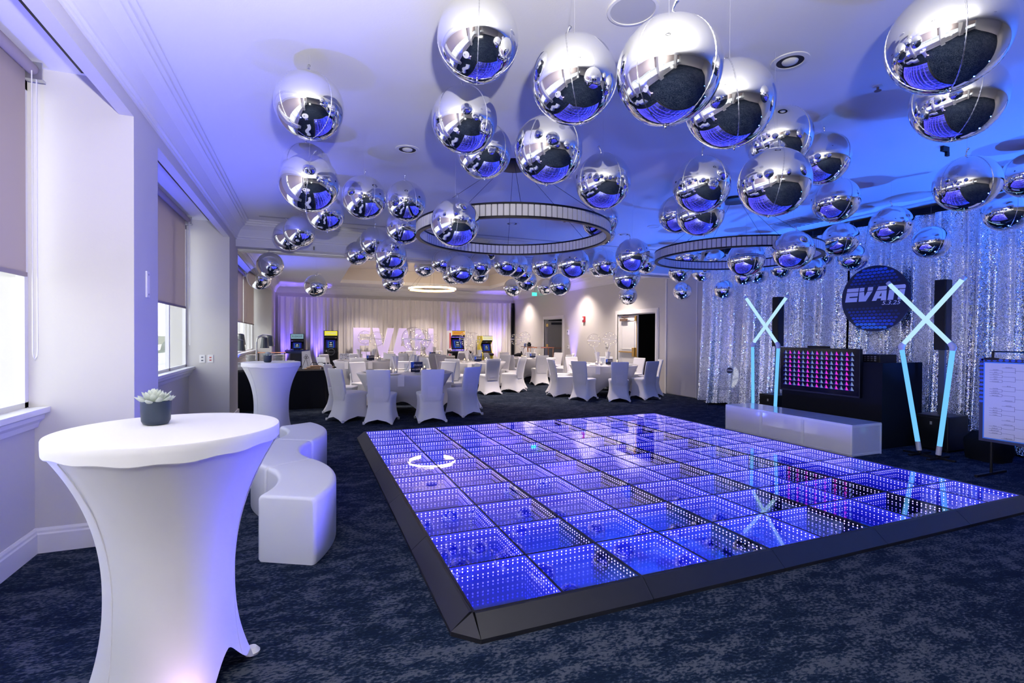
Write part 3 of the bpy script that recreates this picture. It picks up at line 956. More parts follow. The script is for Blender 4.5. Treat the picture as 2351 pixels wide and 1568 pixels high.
# ------------------------------------------------------------------ spandex-covered banquet chairs
def chair_parts():
    N = 72
    def sring(hw_, f_, b_, z, e=5.0, arch=0.0):
        ring = []
        for i in range(N):
            th = 2 * PI * i / N
            c, s = math.cos(th), math.sin(th)
            px = math.copysign(abs(c) ** (2 / e), c) * hw_
            py = math.copysign(abs(s) ** (2 / e), s)
            py = py * (f_ if py > 0 else b_)
            corner = min(abs(px) / hw_, abs(py) / (f_ if py > 0 else b_)) / 0.93
            ring.append((px, py, z + arch * max(0.0, 1 - corner ** 2.0)))
        return ring
    bm = bmesh.new()
    rings = [sring(.248, .275, .305, .0, 9, .085), sring(.243, .272, .292, .03, 8, .075), sring(.232, .266, .268, .09, 7, .05), sring(.218, .258, .238, .17, 6, .02), sring(.208, .252, .218, .26, 6), sring(.206, .250, .205, .34, 6), sring(.214, .254, .205, .41, 6), sring(.222, .258, .21, .445, 6)]
    loft(bm, rings, True)
    sk = bm
    bs = bmesh.new()
    rings = [sring(.223, .259, .21, .444, 6), sring(.226, .262, .21, .462, 6), sring(.220, .256, .205, .482, 6), sring(.19, .225, .18, .492, 5), sring(.10, .12, .10, .497, 4)]
    loft(bs, rings, True, False, True)
    bb = bmesh.new()
    rings = []
    H0, H1 = 0.36, 0.90
    for k in range(15):
        u = k / 14
        z = H0 + (H1 - H0) * u
        hw_ = 0.178 + 0.022 * u if u > 0.2 else 0.150 + 0.16 * u
        th_ = 0.030 - 0.006 * u
        if k == 14: hw_, th_ = hw_ - 0.02, th_ * 0.45
        if k == 13: z = H1 - 0.012
        yc = -0.185 - 0.03 * u - 0.085 * u * u
        ring = []
        for i in range(32):
            t = 2 * PI * i / 32
            c, s = math.cos(t), math.sin(t)
            ring.append((math.copysign(abs(c) ** 0.35, c) * hw_, yc + math.copysign(abs(s) ** 0.5, s) * th_ + 0.012 * (abs(c) ** 2) * u, z))
        rings.append(ring)
    loft(bb, rings, True, True, True)
    # doubled patch low on the back, and shoulders of the cover
    bp_ = bmesh.new()
    rows = []
    for k in range(6):
        u = 0.12 + 0.34 * k / 5
        z = H0 + (H1 - H0) * u
        yc = -0.185 - 0.03 * u - 0.085 * u * u - (0.030 - 0.006 * u) - 0.0025
        rows.append([(-0.075, yc, z), (0.075, yc, z)])
    loft(bp_, rows, False)
    return sk, bs, bb, bp_
sk, bs, bb, bp_ = chair_parts()
chair0 = thing('covered_chair', 'x', 'chair', (0, 0, -20), 0)
MT['patch'] = mat('doubled_spandex', (0.86, 0.85, 0.88), 0.7)
finish('skirt', sk, 'spandex', chair0, smooth=0.9)
finish('seat', bs, 'spandex', chair0, smooth=0.9)
finish('backrest', bb, 'spandex', chair0, smooth=0.9)
finish('back_patch', bp_, 'patch', chair0)
for sx in (-1, 1):
    for sy in (-1, 1):
        bm = bmesh.new()
        cy_ = 0.254 if sy > 0 else -0.282
        box(bm, sx * 0.229 - 0.018, sx * 0.229 + 0.018, cy_ - 0.018, cy_ + 0.018, 0.002, 0.045, 0, 0.006)
        finish('foot_pocket', bm, 'patch', chair0, smooth=0.8)
chair_used = [False]
ORD = ['nearest the camera', 'second anticlockwise from the nearest', 'third anticlockwise from the nearest', 'fourth anticlockwise from the nearest', 'fifth anticlockwise from the nearest', 'sixth anticlockwise from the nearest', 'seventh anticlockwise from the nearest', 'eighth anticlockwise from the nearest', 'last anticlockwise from the nearest']
def place_chair(x, y, rz, label, group):
    if not chair_used[0]:
        chair_used[0] = True
        chair0.location = (x, y, 0); chair0.rotation_euler = (0, 0, rz)
        chair0['label'] = label; chair0['group'] = group
        return chair0
    return dup(chair0, (x, y, 0), rz, label, group)

# ------------------------------------------------------------------ round tables and what stands on them
def table_cloth_bm(R, H=0.76):
    N = 96
    bm = bmesh.new()
    rings = []
    for k in range(14):
        s = k / 13
        ring = []
        for i in range(N):
            th = 2 * PI * i / N
            foot = abs(math.cos(2 * th)) ** 3
            rf = 0.62 * R + 0.16 * R * foot
            r = rf + (R - rf) * s ** 1.25
            arch = 0.26 * (1 - foot ** 0.8) * (1 - s) ** 2
            ring.append((r * math.cos(th), r * math.sin(th), s * (H - 0.012) + arch * (1 - s * 0.3)))
        rings.append(ring)
    for (dr, z) in ((0.0, H - 0.006), (-0.006, H), (-0.3, H + 0.0005)):
        rings.append([((R + dr) * math.cos(2 * PI * i / N), (R + dr) * math.sin(2 * PI * i / N), z) for i in range(N)])
    loft(bm, rings, True, False, True)
    return bm

# shared small pieces
def mesh_of(fn, m, name, smooth=None):
    bm = bmesh.new(); fn(bm)
    o = finish(name, bm, m, None, smooth=smooth)
    me = o.data
    bpy.data.objects.remove(o)
    return me
me_bubble = mesh_of(lambda bm: bmesh.ops.create_uvsphere(bm, u_segments=32, v_segments=20, radius=1.0), 'bubble', 'clear_balloon', 3.2)
def fairy(bm, seed, n=46, r=0.93, sz=0.030):
    rr = random.Random(seed)
    for i in range(n):
        u = (i + 0.5) / n
        th = u * 4.5 * 2 * PI; z = -0.9 + 1.8 * u
        q = math.sqrt(max(0, 1 - z * z)) * r
        p = Vector((q * math.cos(th), q * math.sin(th), z * r)) + Vector((rr.uniform(-.05, .05), rr.uniform(-.05, .05), rr.uniform(-.05, .05)))
        if p.length > 0.95: p *= 0.95 / p.length
        bmesh.ops.create_icosphere(bm, subdivisions=1, radius=sz, matrix=Matrix.Translation(p))
me_fairy = mesh_of(lambda bm: fairy(bm, 4, 12, 0.92, 0.028), 'fairy', 'light_string')
me_fairyb = mesh_of(lambda bm: fairy(bm, 9, 18, 0.90, 0.015), 'fairyblue', 'light_string')
def bub_seam(bm):
    tube(bm, [(1.004 * math.cos(2 * PI * i / 40), 1.004 * math.sin(2 * PI * i / 40), 0) for i in range(40)], 0.022, 6, 0, True)
MT['bubseam'] = mat('white_balloon_seam', (0.92, 0.92, 0.94), 0.3)
me_bseam = mesh_of(bub_seam, 'bubseam', 'seam', 3.2)
me_stick = mesh_of(lambda bm: lathe(bm, [(0.008, 0), (0.008, 1.0)], 8), 'acrylic', 'stick', 0.8)
me_vot = mesh_of(lambda bm: lathe(bm, [(0.036, 0.0), (0.036, 1.0)], 20, cap1=False), 'votive', 'holder', 0.8)
me_wax = mesh_of(lambda bm: lathe(bm, [(0.033, 0.01), (0.033, 0.55)], 16), 'cloth', 'wax', 0.8)
me_flame = mesh_of(lambda bm: lathe(bm, [(0.002, 0.0), (0.008, 0.008), (0.005, 0.02), (0.0008, 0.03)], 8), 'candle', 'flame', 3.2)
def fan(bm):
    n = 14
    A = [bm.verts.new((0.018 * math.cos(2 * PI * i / n), 0.018 * math.sin(2 * PI * i / n), 0)) for i in range(n)]
    B_ = [bm.verts.new(((0.060 + 0.014 * (i % 2)) * math.cos(2 * PI * i / n), (0.060 + 0.014 * (i % 2)) * math.sin(2 * PI * i / n), 0.26 + 0.012 * (i % 3))) for i in range(n)]
    for i in range(n):
        bm.faces.new((A[i], A[(i + 1) % n], B_[(i + 1) % n], B_[i]))
    bm.faces.new(list(reversed(A)))
me_fan = mesh_of(fan, 'cloth', 'popcorn_cone')
me_plate = mesh_of(lambda bm: lathe(bm, [(0.0, 0.0), (0.08, 0.0), (0.085, 0.004), (0.13, 0.014), (0.132, 0.017), (0.08, 0.006), (0.0, 0.005)], 32, cap0=False, cap1=False), 'plate', 'plate', 0.9)
def nap(bm):
    pts = [(-0.20, 0.006), (0.0, 0.006), (0.012, 0.004), (0.018, -0.01), (0.020, -0.19), (0.014, -0.19), (0.010, -0.012), (0.0, 0.0), (-0.20, 0.0)]
    prism(bm, pts, 'y', -0.055, 0.055)
    for v in bm.verts:
        pass
me_nap = mesh_of(nap, 'cloth', 'napkin')
me_fold = mesh_of(lambda bm: [box(bm, -0.011 + 0.006 * k, -0.008 + 0.006 * k, -0.07, 0.07, 0.0, 0.006) for k in range(4)], 'steel', 'cutlery')

TABLES = [
    # name, x, y, R, first angle, sign text, bubble balloons (x,y,z,r), label words
    ('kids', 1.75, 9.75, 0.90, -119, 'front left table with the kids seating sign', [(1.90, 9.68, 1.40, .235), (2.15, 10.36, 1.38, .235)]),
    ('side', 6.95, 10.9, 0.86, -105, 'front right table before the open doorway', [(6.72, 10.98, 1.365, .175), (7.16, 10.92, 1.405, .185)]),
    ('mid', 4.25, 13.25, 0.90, -88, 'middle table behind the dance floor', [(4.07, 13.3, 1.38, .205), (4.42, 13.85, 1.36, .22)]),
    ('left', 1.55, 14.75, 0.90, -104, 'table at far left, in front of the big letter E', [(1.50, 14.65, 1.41, .195), (1.86, 14.9, 1.37, .215)]),
    ('back', 3.93, 17.3, 0.90, -96, 'rearmost table, in front of the big letter N', [(3.71, 17.2, 1.35, .20), (4.10, 17.4, 1.38, .17)]),
    ('right', 6.75, 15.1, 0.90, -98, 'far right table near the bar cart', [(6.30, 15.1, 1.37, .195), (6.70, 15.3, 1.43, .19)]),
]
SHORT = {'kids': 'front left table', 'side': 'front right table', 'mid': 'middle table', 'left': 'far left table', 'back': 'rearmost table', 'right': 'far right table'}
for ti, (key, x, y, R, a0, words, bubs) in enumerate(TABLES):
    t = thing('round_table', 'white cloth-covered round table: ' + words, 'table', (x, y, 0), 0.5, 'round dining tables')
    finish('table_cover', table_cloth_bm(R), 'cloth', t, smooth=0.6)
    bm = bmesh.new(); lathe(bm, [(R - 0.02, 0.73), (R - 0.02, 0.752)], 48); finish('tabletop', bm, 'wood', t)
    grp = 'chairs at the ' + SHORT[key]
    for k in range(9):
        a = math.radians(a0 + 40 * k + (9 if key == 'kids' and k == 8 else 0))
        jit = rnd.uniform(-0.05, 0.05) + math.radians({('kids', 0): 9, ('kids', 1): -16, ('kids', 2): -28, ('side', 0): -14, ('side', 1): -22}.get((key, k), 0))
        rr = R + 0.30 + rnd.uniform(-0.02, 0.05)
        if key == 'side' and x + rr * math.cos(a) > 8.2:
            rr = min(rr, (8.25 - x) / math.cos(a))
        place_chair(x + rr * math.cos(a), y + rr * math.sin(a), a + PI / 2 + jit, 'white spandex chair at the ' + SHORT[key] + ', ' + ORD[k], grp)
    zt_ = 0.7608
    # sign in a holder
    sx, sy = x + (0.10 if key != 'kids' else 0.20), y - 0.12
    s = thing('table_sign', 'dark blue table sign on the ' + SHORT[key], 'sign', (sx, sy, zt_), 0.05, 'table signs')
    w, h_ = (0.115, 0.20) if key == 'kids' else (0.105, 0.14)
    finish('stand', BX(-0.04, 0.04, -0.03, 0.03, 0, 0.008), 'black', s)
    bm = bmesh.new(); box(bm, -w, w, -0.004, 0.004, 0.008, h_); sb = finish('board', bm, 'navy', s)
    finish('blue_corner', BX(-w, -w * 0.45, -0.0052, -0.004, h_ * 0.45, h_), 'blueprint', sb)
    text('lettering', 'EVAN', 0.055, 'white', sb, (0.01, -0.0055, h_ * 0.68), FACE_NEGY, shear=0.25, sx=1.15)
    if key == 'kids':
        text('lettering', 'KIDS SEATING', 0.040, 'white', sb, (0, -0.0055, h_ * 0.27), FACE_NEGY, sx=0.72)
    # bubble balloons on clear sticks in an acrylic vase
    v = thing('balloon_vase', 'clear acrylic vase on the ' + SHORT[key], 'vase', (x + 0.05, y + 0.10, zt_), 0, 'balloon vases')
    bm = bmesh.new(); lathe(bm, [(0.05, 0.0), (0.045, 0.02), (0.05, 0.16), (0.048, 0.16), (0.043, 0.02)], 20, cap1=False); finish('vessel', bm, 'acrylic', v, smooth=0.8)
    bm = bmesh.new(); lathe(bm, [(0.052, 0.0), (0.052, 0.006)], 20); finish('base', bm, 'acrylic', v)
    for bi, (bx_, by_, bz_, br_) in enumerate(bubs):
        side = ['left', 'right'][bi]
        b_ = thing('bubble_balloon', 'clear bubble balloon with tiny lights, ' + side + ' one over the ' + SHORT[key], 'balloon', (bx_, by_, bz_), 0.7 * bi, 'clear lit balloons')
        use_mesh('film', me_bubble, b_, scale=(br_,) * 3)
        use_mesh('seam', me_bseam, b_, scale=(br_,) * 3, rot=(0.04, 0.03, 0))
        use_mesh('light_string', me_fairy, b_, scale=(br_,) * 3)
        use_mesh('light_string', me_fairyb, b_, scale=(br_,) * 3, rot=(0.4, 0, 1))
        a_ = Vector((x + 0.05 + (-0.02 if bi == 0 else 0.02), y + 0.10, zt_ + 0.02)) - Vector((bx_, by_, bz_))
        e_ = Vector((0, 0, -br_))
        bm = bmesh.new()
        rz_ = Matrix.Rotation(-0.7 * bi, 4, 'Z')
        tube(bm, [rz_ @ e_, rz_ @ (e_ * 0.6 + a_ * 0.4), rz_ @ a_], 0.007, 6)
        for kk in range(9):
            bmesh.ops.create_icosphere(bm, subdivisions=1, radius=0.005, matrix=Matrix.Translation(rz_ @ (e_ + (a_ - e_) * (kk + 0.5) / 9)))
        finish('stick', bm, 'bubseam', b_)
    # candles and paper cones
    near = (ti < 3)
    for ci, (dx, dy, hh) in enumerate(((-0.30, -0.16, 0.12), (-0.22, -0.25, 0.09), (0.36, -0.08, 0.16), (0.28, -0.20, 0.10))):
        wd = ['tall left', 'short left', 'tall right', 'short right'][ci]
        c = thing('candle', wd + ' glass candle on the ' + SHORT[key], 'candle', (x + dx, y + dy, zt_), 0, 'candles on the round tables')
        use_mesh('holder', me_vot, c, scale=(1, 1, hh))
        wx = use_mesh('wax', me_wax, c, scale=(1, 1, hh))
        use_mesh('flame', me_flame, wx, (0, 0, 0.56), scale=(1, 1, 1 / hh))
    for ci, (dx, dy) in enumerate(((-0.17, -0.02), (0.20, 0.12))):
        c = use_mesh('paper_cone', me_fan, None, (x + dx, y + dy, zt_), (0.05, 0.12 * (ci * 2 - 1), ci), (1, 1, 1.15))
        tag(c, 'white fluted paper cone ' + ['left', 'right'][ci] + ' of the sign on the ' + SHORT[key], 'cone', 'paper cones on the round tables')
    for k in range(9):
        a = math.radians(a0 + 40 * k + 3)
        p = use_mesh('place_plate', me_plate, None, (x + (R - 0.20) * math.cos(a), y + (R - 0.20) * math.sin(a), zt_ + 0.001), (0, 0, a))
        tag(p, 'white plate on the ' + SHORT[key] + ', setting ' + ORD[k], 'plate', 'plates on the ' + SHORT[key])
        if k % 2 == 0:
            q = use_mesh('hanging_napkin', me_nap, None, (x + (R + 0.004) * math.cos(a + 0.2), y + (R + 0.004) * math.sin(a + 0.2), zt_ + 0.002), (0, 0, a + 0.2))
            tag(q, 'white napkin hanging off the ' + SHORT[key] + ', setting ' + ORD[k], 'napkin', 'napkins on the ' + SHORT[key])
BALLOONS=[(0.011,3.772,3.052,0.230,708,241),(-0.007,5.254,3.079,0.230,703,384),(0.014,4.375,2.684,0.230,709,420),(0.557,5.549,2.929,0.230,835,453),(1.043,5.799,3.003,0.230,931,461),(0.206,6.608,2.973,0.230,747,488),(-0.272,8.683,3.026,0.234,663,542),(-0.113,8.221,3.026,0.230,687,531),(1.177,6.729,2.905,0.230,925,521),(1.211,4.312,2.463,0.214,1045,511),(0.766,8.712,2.829,0.195,820,581),(0.987,9.108,3.011,0.230,845,567),(0.986,8.202,2.946,0.230,860,555),(1.061,7.051,2.576,0.216,896,585),(1.156,7.532,2.481,0.230,900,612),(1.688,10.850,2.618,0.230,902,646),(-0.613,9.876,2.704,0.224,620,608),(-0.912,11.451,2.620,0.230,595,639),(0.161,11.171,2.489,0.230,725,656),(2.394,10.989,2.986,0.230,975,612),(2.263,8.909,2.811,0.203,1015,600),(2.547,9.295,2.897,0.230,1037,598),(2.253,7.698,2.520,0.230,1057,618),(2.987,10.840,2.828,0.233,1039,630),(2.995,8.988,2.813,0.230,1100,607),(3.665,11.026,2.903,0.230,1099,628),(3.351,9.418,3.137,0.161,1124,578),(3.194,8.127,2.731,0.222,1161,604),(3.531,8.494,2.764,0.230,1184,609),(4.018,9.341,2.761,0.215,1198,625),(4.435,10.045,2.680,0.230,1209,644),(4.796,11.716,2.690,0.230,1177,660),(3.525,7.239,2.622,0.230,1252,606),(3.496,6.290,2.517,0.230,1315,602),(6.066,12.459,2.844,0.230,1252,657),(4.815,9.216,2.533,0.230,1285,653),(5.837,9.371,2.961,0.212,1374,614),(4.886,7.616,2.772,0.230,1390,603),(4.086,5.698,2.570,0.230,1452,586),(6.637,8.790,3.035,0.230,1482,603),(5.081,7.249,2.495,0.230,1439,635),(7.317,10.378,2.484,0.230,1442,678),(7.091,8.262,2.817,0.230,1561,623),(7.758,8.947,2.487,0.203,1567,669),(6.434,7.281,2.952,0.230,1580,587),(7.710,7.924,3.046,0.206,1643,596),(7.797,8.405,2.835,0.197,1611,627),(7.689,7.671,2.420,0.191,1662,664),(5.281,4.901,2.483,0.230,1713,594),(7.354,6.850,2.590,0.178,1710,632),(7.756,6.944,2.681,0.218,1738,625),(7.722,6.387,2.683,0.182,1795,616),(5.094,4.068,2.452,0.220,1822,574),(7.318,5.501,2.537,0.191,1866,618),(7.692,5.642,2.814,0.206,1885,584),(6.793,4.702,2.817,0.230,1930,550),(7.699,5.128,2.692,0.203,1959,591),(6.674,3.985,2.863,0.230,2046,516),(7.696,4.097,2.746,0.215,2138,556),(5.159,2.489,2.771,0.230,2222,421),(6.689,2.715,3.103,0.218,2364,401),(7.362,3.164,2.917,0.230,2315,483),(2.647,1.356,2.800,0.230,2185,82),(3.514,1.746,2.851,0.230,2204,228),(2.981,3.223,2.708,0.230,1612,423),(2.937,2.496,2.516,0.230,1780,417),(3.251,2.727,2.947,0.230,1790,316),(4.257,3.122,3.063,0.230,1889,363),(5.165,3.632,2.918,0.230,1919,459),(2.113,2.084,2.721,0.230,1677,236),(1.496,1.828,2.649,0.230,1539,158),(1.339,2.409,2.851,0.230,1319,180),(0.872,2.657,3.100,0.224,1097,86),(1.020,3.405,2.974,0.230,1066,275),(1.372,4.003,3.013,0.230,1111,346),(1.515,3.076,2.729,0.230,1259,342),(2.281,3.601,2.755,0.230,1385,416),(3.360,5.369,2.918,0.230,1377,503),(4.232,6.695,3.095,0.212,1382,531),(4.236,4.991,2.983,0.230,1555,491),(3.541,3.844,2.680,0.230,1608,486)]
# ------------------------------------------------------------------ mirror balloons
def balloon_body(bm):
    nu, nv = 56, 32
    rings = []
    for k in range(1, nv):
        ph = PI * k / nv
        ring = []
        for i in range(nu):
            th = 2 * PI * i / nu
            d = min(abs(((th / (PI / 2)) + 0.5) % 1 - 0.5) * (PI / 2), 1)
            pinch = 1 - 0.016 * math.exp(-(d / 0.05) ** 2) * math.sin(ph) - 0.006 * (1 - math.cos(4 * th + PI)) * 0.5 * 0
            r = math.sin(ph) * pinch
            ring.append((r * math.cos(th), r * math.sin(th), math.cos(ph) * 0.985))
        rings.append(ring)
    vr = loft(bm, rings, True)
    a = bm.verts.new((0, 0, 0.985)); b_ = bm.verts.new((0, 0, -0.985))
    n = len(vr[0])
    for i in range(n):
        bm.faces.new((a, vr[0][(i + 1) % n], vr[0][i])) if False else bm.faces.new((vr[0][i], vr[0][(i + 1) % n], a))
        bm.faces.new((vr[-1][(i + 1) % n], vr[-1][i], b_))
    bmesh.ops.recalc_face_normals(bm, faces=bm.faces)
def balloon_seam(bm):
    for q in range(4):
        th = q * PI / 2
        pts, rad_ = [], []
        for k in range(61):
            ph = PI * (0.02 + 0.96 * k / 60)
            r = math.sin(ph) * 0.990 + 0.004 * (k % 2)
            pts.append((r * math.cos(th), r * math.sin(th), math.cos(ph) * 0.985))
            rad_.append(0.007 + 0.008 * (k % 2))
        tube(bm, pts, rad_, 5)
def balloon_tail(bm):
    tube(bm, [(0, 0, 0.97), (0.01, 0, 1.05), (0.0, 0.02, 1.12), (0.04, 0.02, 1.20), (0.09, 0.03, 1.26)], [0.05, 0.022, 0.018, 0.03, 0.045], 6)
def balloon_nub(bm):
    lathe(bm, [(0.012, -0.97), (0.03, -1.0), (0.022, -1.04), (0.006, -1.05)], 8)
me_bb = mesh_of(balloon_body, 'foil', 'balloon_body', 3.2)
me_bs = mesh_of(balloon_seam, 'foilseam', 'balloon_seam', 3.2)
me_bt = mesh_of(balloon_tail, 'foilseam', 'balloon_tail', 3.2)
me_bn = mesh_of(balloon_nub, 'foilseam', 'balloon_nub', 3.2)
MT['thread'] = mat('clear_thread', (0.6, 0.6, 0.65), 0.3)
me_th = mesh_of(lambda bm: lathe(bm, [(0.0006, 0), (0.0006, 1)], 5), 'thread', 'thread')
BANDS = [(-999, 110, 'in the topmost row'), (110, 225, 'in the second row from the top'), (225, 345, 'in the third row from the top'), (345, 440, 'in the fourth row from the top'), (440, 520, 'in the fifth row, at ring lamp height'), (520, 560, 'in the sixth row, just under the ring lamps'), (560, 590, 'in the seventh row'), (590, 615, 'in the third lowest row'), (615, 645, 'in the second lowest row'), (645, 999, 'in the lowest row')]
NTH = ['leftmost', 'second from left', 'third from left', 'fourth from left', 'fifth from left', 'sixth from left', 'seventh from left', 'eighth from left', 'ninth from left', 'tenth from left', 'eleventh from left', 'twelfth from left', 'thirteenth from left', 'fourteenth from left', 'fifteenth from left', 'sixteenth from left']
for (lo, hi, words) in BANDS:
    row = sorted([b_ for b_ in BALLOONS if lo <= b_[5] < hi], key=lambda q: q[4])
    for i, (x, y, z, r, px, py) in enumerate(row):
        t = thing('mirror_balloon', 'silver mirror balloon ' + words + ', ' + (NTH[i] if i < len(row) - 1 or len(row) < 3 else 'rightmost'), 'balloon', (x, y, z), 0, 'silver mirror balloons under the ceiling')
        t.rotation_euler = (rnd.uniform(-.16, .16), rnd.uniform(-.16, .16), rnd.uniform(0, 6.28))
        t.scale = (r / 1.0,) * 3
        use_mesh('foil_body', me_bb, t)
        use_mesh('seam', me_bs, t)
        use_mesh('tail', me_bt, t)
        use_mesh('filling_nub', me_bn, t)
        # hanging thread up to the ceiling
        top = 2.97 if (9.68 < y < 10.4) else (3.95 if (1.1 < x < 6.9 and 12.4 < y < 19.4) else ZC)
        Mi = t.rotation_euler.to_matrix().inverted()
        s = use_mesh('thread', me_th, t, Mi @ Vector((0, 0, 0.97)), scale=(1, 1, 1))
        s.rotation_euler = Mi.to_euler()
        s.scale = (1 / r, 1 / r, max(0.01, (top - z) / r - 0.97))

# ------------------------------------------------------------------ ceiling fittings
MT['ringcore'] = mat('grey_ring_core', (0.22, 0.22, 0.26), 0.5)
def ring_lamp(label, c, R, canopy, lit, hh=0.105):
    t = thing('ring_chandelier', label, 'chandelier', c, 0, 'ring lamps')
    N = 120
    def band(r0, r1, z0, z1):
        bm = bmesh.new(); rings = []
        for i in range(N + 1):
            a = 2 * PI * i / N
            rings.append([(r * math.cos(a), r * math.sin(a), z) for r, z in ((r0, z0), (r1, z0), (r1, z1), (r0, z1))])
        loft(bm, rings, True)
        bmesh.ops.remove_doubles(bm, verts=bm.verts, dist=1e-6)
        bmesh.ops.recalc_face_normals(bm, faces=bm.faces)
        return bm
    core = finish('diffuser', band(R - 0.007, R + 0.007, -hh / 2, hh / 2), 'ringlit' if lit else 'ringcore', t)
    bm = bmesh.new()
    for i in range(N):
        a = 2 * PI * (i + 0.5) / N; da = PI / N * 0.80
        for (r0, r1) in ((R - 0.020, R - 0.006), (R + 0.006, R + 0.020)):
            P = lambda r, b_, z: (r * math.cos(b_), r * math.sin(b_), z)
            vs = [bm.verts.new(P(*q)) for q in ((r0, a - da, -hh / 2), (r1, a - da, -hh / 2), (r1, a + da, -hh / 2), (r0, a + da, -hh / 2), (r0, a - da, hh / 2), (r1, a - da, hh / 2), (r1, a + da, hh / 2), (r0, a + da, hh / 2))]
            for q in ((0, 1, 5, 4), (1, 2, 6, 5), (2, 3, 7, 6), (3, 0, 4, 7)):
                bm.faces.new([vs[k] for k in q])
    bmesh.ops.recalc_face_normals(bm, faces=bm.faces)
    o = finish('ribs', bm, 'ringlit' if lit else 'ringoff', core); o['kind'] = 'stuff'
    for z in (-hh / 2 - 0.009, hh / 2 + 0.009):
        bm = bmesh.new()
        rings = []
        for i in range(N + 1):
            a = 2 * PI * i / N
            rings.append([((R + u) * math.cos(a), (R + u) * math.sin(a), z + v) for (u, v) in ((-0.022, -0.009), (0.022, -0.009), (0.022, 0.009), (-0.022, 0.009))])
        loft(bm, rings, True)
        bmesh.ops.remove_doubles(bm, verts=bm.verts, dist=1e-6)
        bmesh.ops.recalc_face_normals(bm, faces=bm.faces)
        finish('rim', bm, 'brass' if lit else 'blackmetal', t)
    cz = canopy - c[2]
    bm = bmesh.new(); lathe(bm, [(0.19, cz - 0.035), (0.20, cz - 0.03), (0.20, cz)], 40)
    finish('canopy', bm, 'black', t, smooth=0.6)
    for k in range(6):
        a = 2 * PI * k / 6 + 0.2
        bm = bmesh.new(); tube(bm, [(0.14 * math.cos(a), 0.14 * math.sin(a), cz - 0.03), (R * math.cos(a), R * math.sin(a), hh / 2 + 0.01)], 0.0022, 5)
        finish('wire', bm, 'blackmetal', t)
    return t
ring_lamp('black ring chandelier hanging above the middle of the dance floor', (2.15, 5.25, 2.62), 1.06, ZC, False)
ring_lamp('black ring chandelier hanging nearer the sequin curtain', (5.55, 5.35, 2.62), 1.06, ZC, False)
ring_lamp('warm lit ring lamp in the back room above the tables', (4.04, 17.3, 3.10), 0.80, 3.95, True, 0.06)

def downlight(label, x, y, R=0.085, z=ZC):
    t = thing('recessed_downlight', label, 'ceiling light', (x, y, z), 0, 'recessed ceiling lights')
    bm = bmesh.new(); lathe(bm, [(R * 1.45, 0.0), (R * 1.43, -0.006), (R * 1.05, -0.008), (R * 1.0, -0.002)], 40, cap0=False, cap1=False); finish('trim_ring', bm, 'trim', t, smooth=0.7)
    bm = bmesh.new(); lathe(bm, [(R * 1.04, -0.0045), (R * 0.55, -0.0015)], 40, cap0=False, cap1=False); finish('baffle', bm, 'black', t)
    bm = bmesh.new(); lathe(bm, [(R * 0.62, -0.002), (R * 0.58, -0.010), (R * 0.35, -0.018), (0.0005, -0.021)], 32, cap0=False); finish('lens', bm, 'bulb', t, smooth=3.2)
for (x, y, lb) in ((3.13, 2.54, 'at upper right, behind the largest balloons'), (0.96, 5.26, 'right of the lone hanging balloon at left'), (3.25, 7.99, 'seen through the near ring chandelier'), (5.53, 7.99, 'between the two ring chandeliers'), (0.96, 1.2, 'above the camera, left'), (3.2, -1.0, 'above and behind the camera')):
    downlight('recessed ceiling light with black baffle ' + lb, x, y)
for i, (x, y, lb) in enumerate(((0.2, 12.0, 'left of the tray, near end'), (0.3, 17.0, 'left of the tray, far end'), (2.0, 20.0, 'above the letter E'), (4.5, 20.0, 'above the letter N'), (6.9, 20.0, 'above the yellow arcade cabinet'), (8.0, 14.6, 'by the fire alarm'), (7.8, 12.2, 'by the near doorway'), (8.0, 19.6, 'in the far right corner'))):
    downlight('small back-room ceiling light ' + lb, x, y, 0.07)
t = thing('ceiling_speaker', 'large round white grille in the ceiling beside the biggest balloon', 'speaker', (1.78, 2.50, ZC))
bm = bmesh.new(); lathe(bm, [(0.150, 0), (0.148, -0.010), (0.132, -0.012), (0.130, -0.006)], 48, cap0=False, cap1=False); finish('rim', bm, 'trim', t, smooth=0.7)
bm = bmesh.new(); lathe(bm, [(0.132, -0.007), (0.0005, -0.008)], 48, cap0=False); finish('grille', bm, mat('grey_grille', (0.52, 0.52, 0.55), 0.6), t)
for (x, y, lb) in ((0.4, 8.6, 'near the beam at left'), (5.6, 7.2, 'right of the middle balloons')):
    t = thing('ceiling_speaker', 'small round white grille in the ceiling ' + lb, 'speaker', (x, y, ZC))
    bm = bmesh.new(); lathe(bm, [(0.11, 0), (0.108, -0.010), (0.097, -0.012), (0.095, -0.006)], 40, cap0=False, cap1=False); finish('rim', bm, 'trim', t, smooth=0.7)
    bm = bmesh.new(); lathe(bm, [(0.097, -0.007), (0.0005, -0.008)], 40, cap0=False); finish('grille', bm, 'trim', t)
for (x, y, lb) in ((4.06, 2.53, 'right of the recessed light at upper right'), (3.95, 7.4, 'inside the view of the near ring')):
    t = thing('sprinkler', 'small brass ceiling sprinkler ' + lb, 'sprinkler', (x, y, ZC))
    bm = bmesh.new(); lathe(bm, [(0.035, 0), (0.032, -0.006), (0.012, -0.008)], 20); finish('escutcheon', bm, 'bulb', t)
    bm = bmesh.new(); lathe(bm, [(0.008, -0.006), (0.008, -0.03), (0.024, -0.034), (0.024, -0.037)], 12); finish('head', bm, 'bronze', t)
t = thing('projector_mount', 'small black bracket on the ceiling below the pair of balloons at right', 'bracket', (5.96, 3.06, ZC))
bm = bmesh.new(); box(bm, -0.05, 0.05, -0.015, 0.015, -0.05, 0); box(bm, 0.02, 0.06, -0.012, 0.012, -0.09, -0.05); finish('arm', bm, 'black', t)
t = thing('air_vent', 'flat square grey vent in the blue ceiling near the sequin curtain', 'air vent', (7.6, 6.0, ZC))
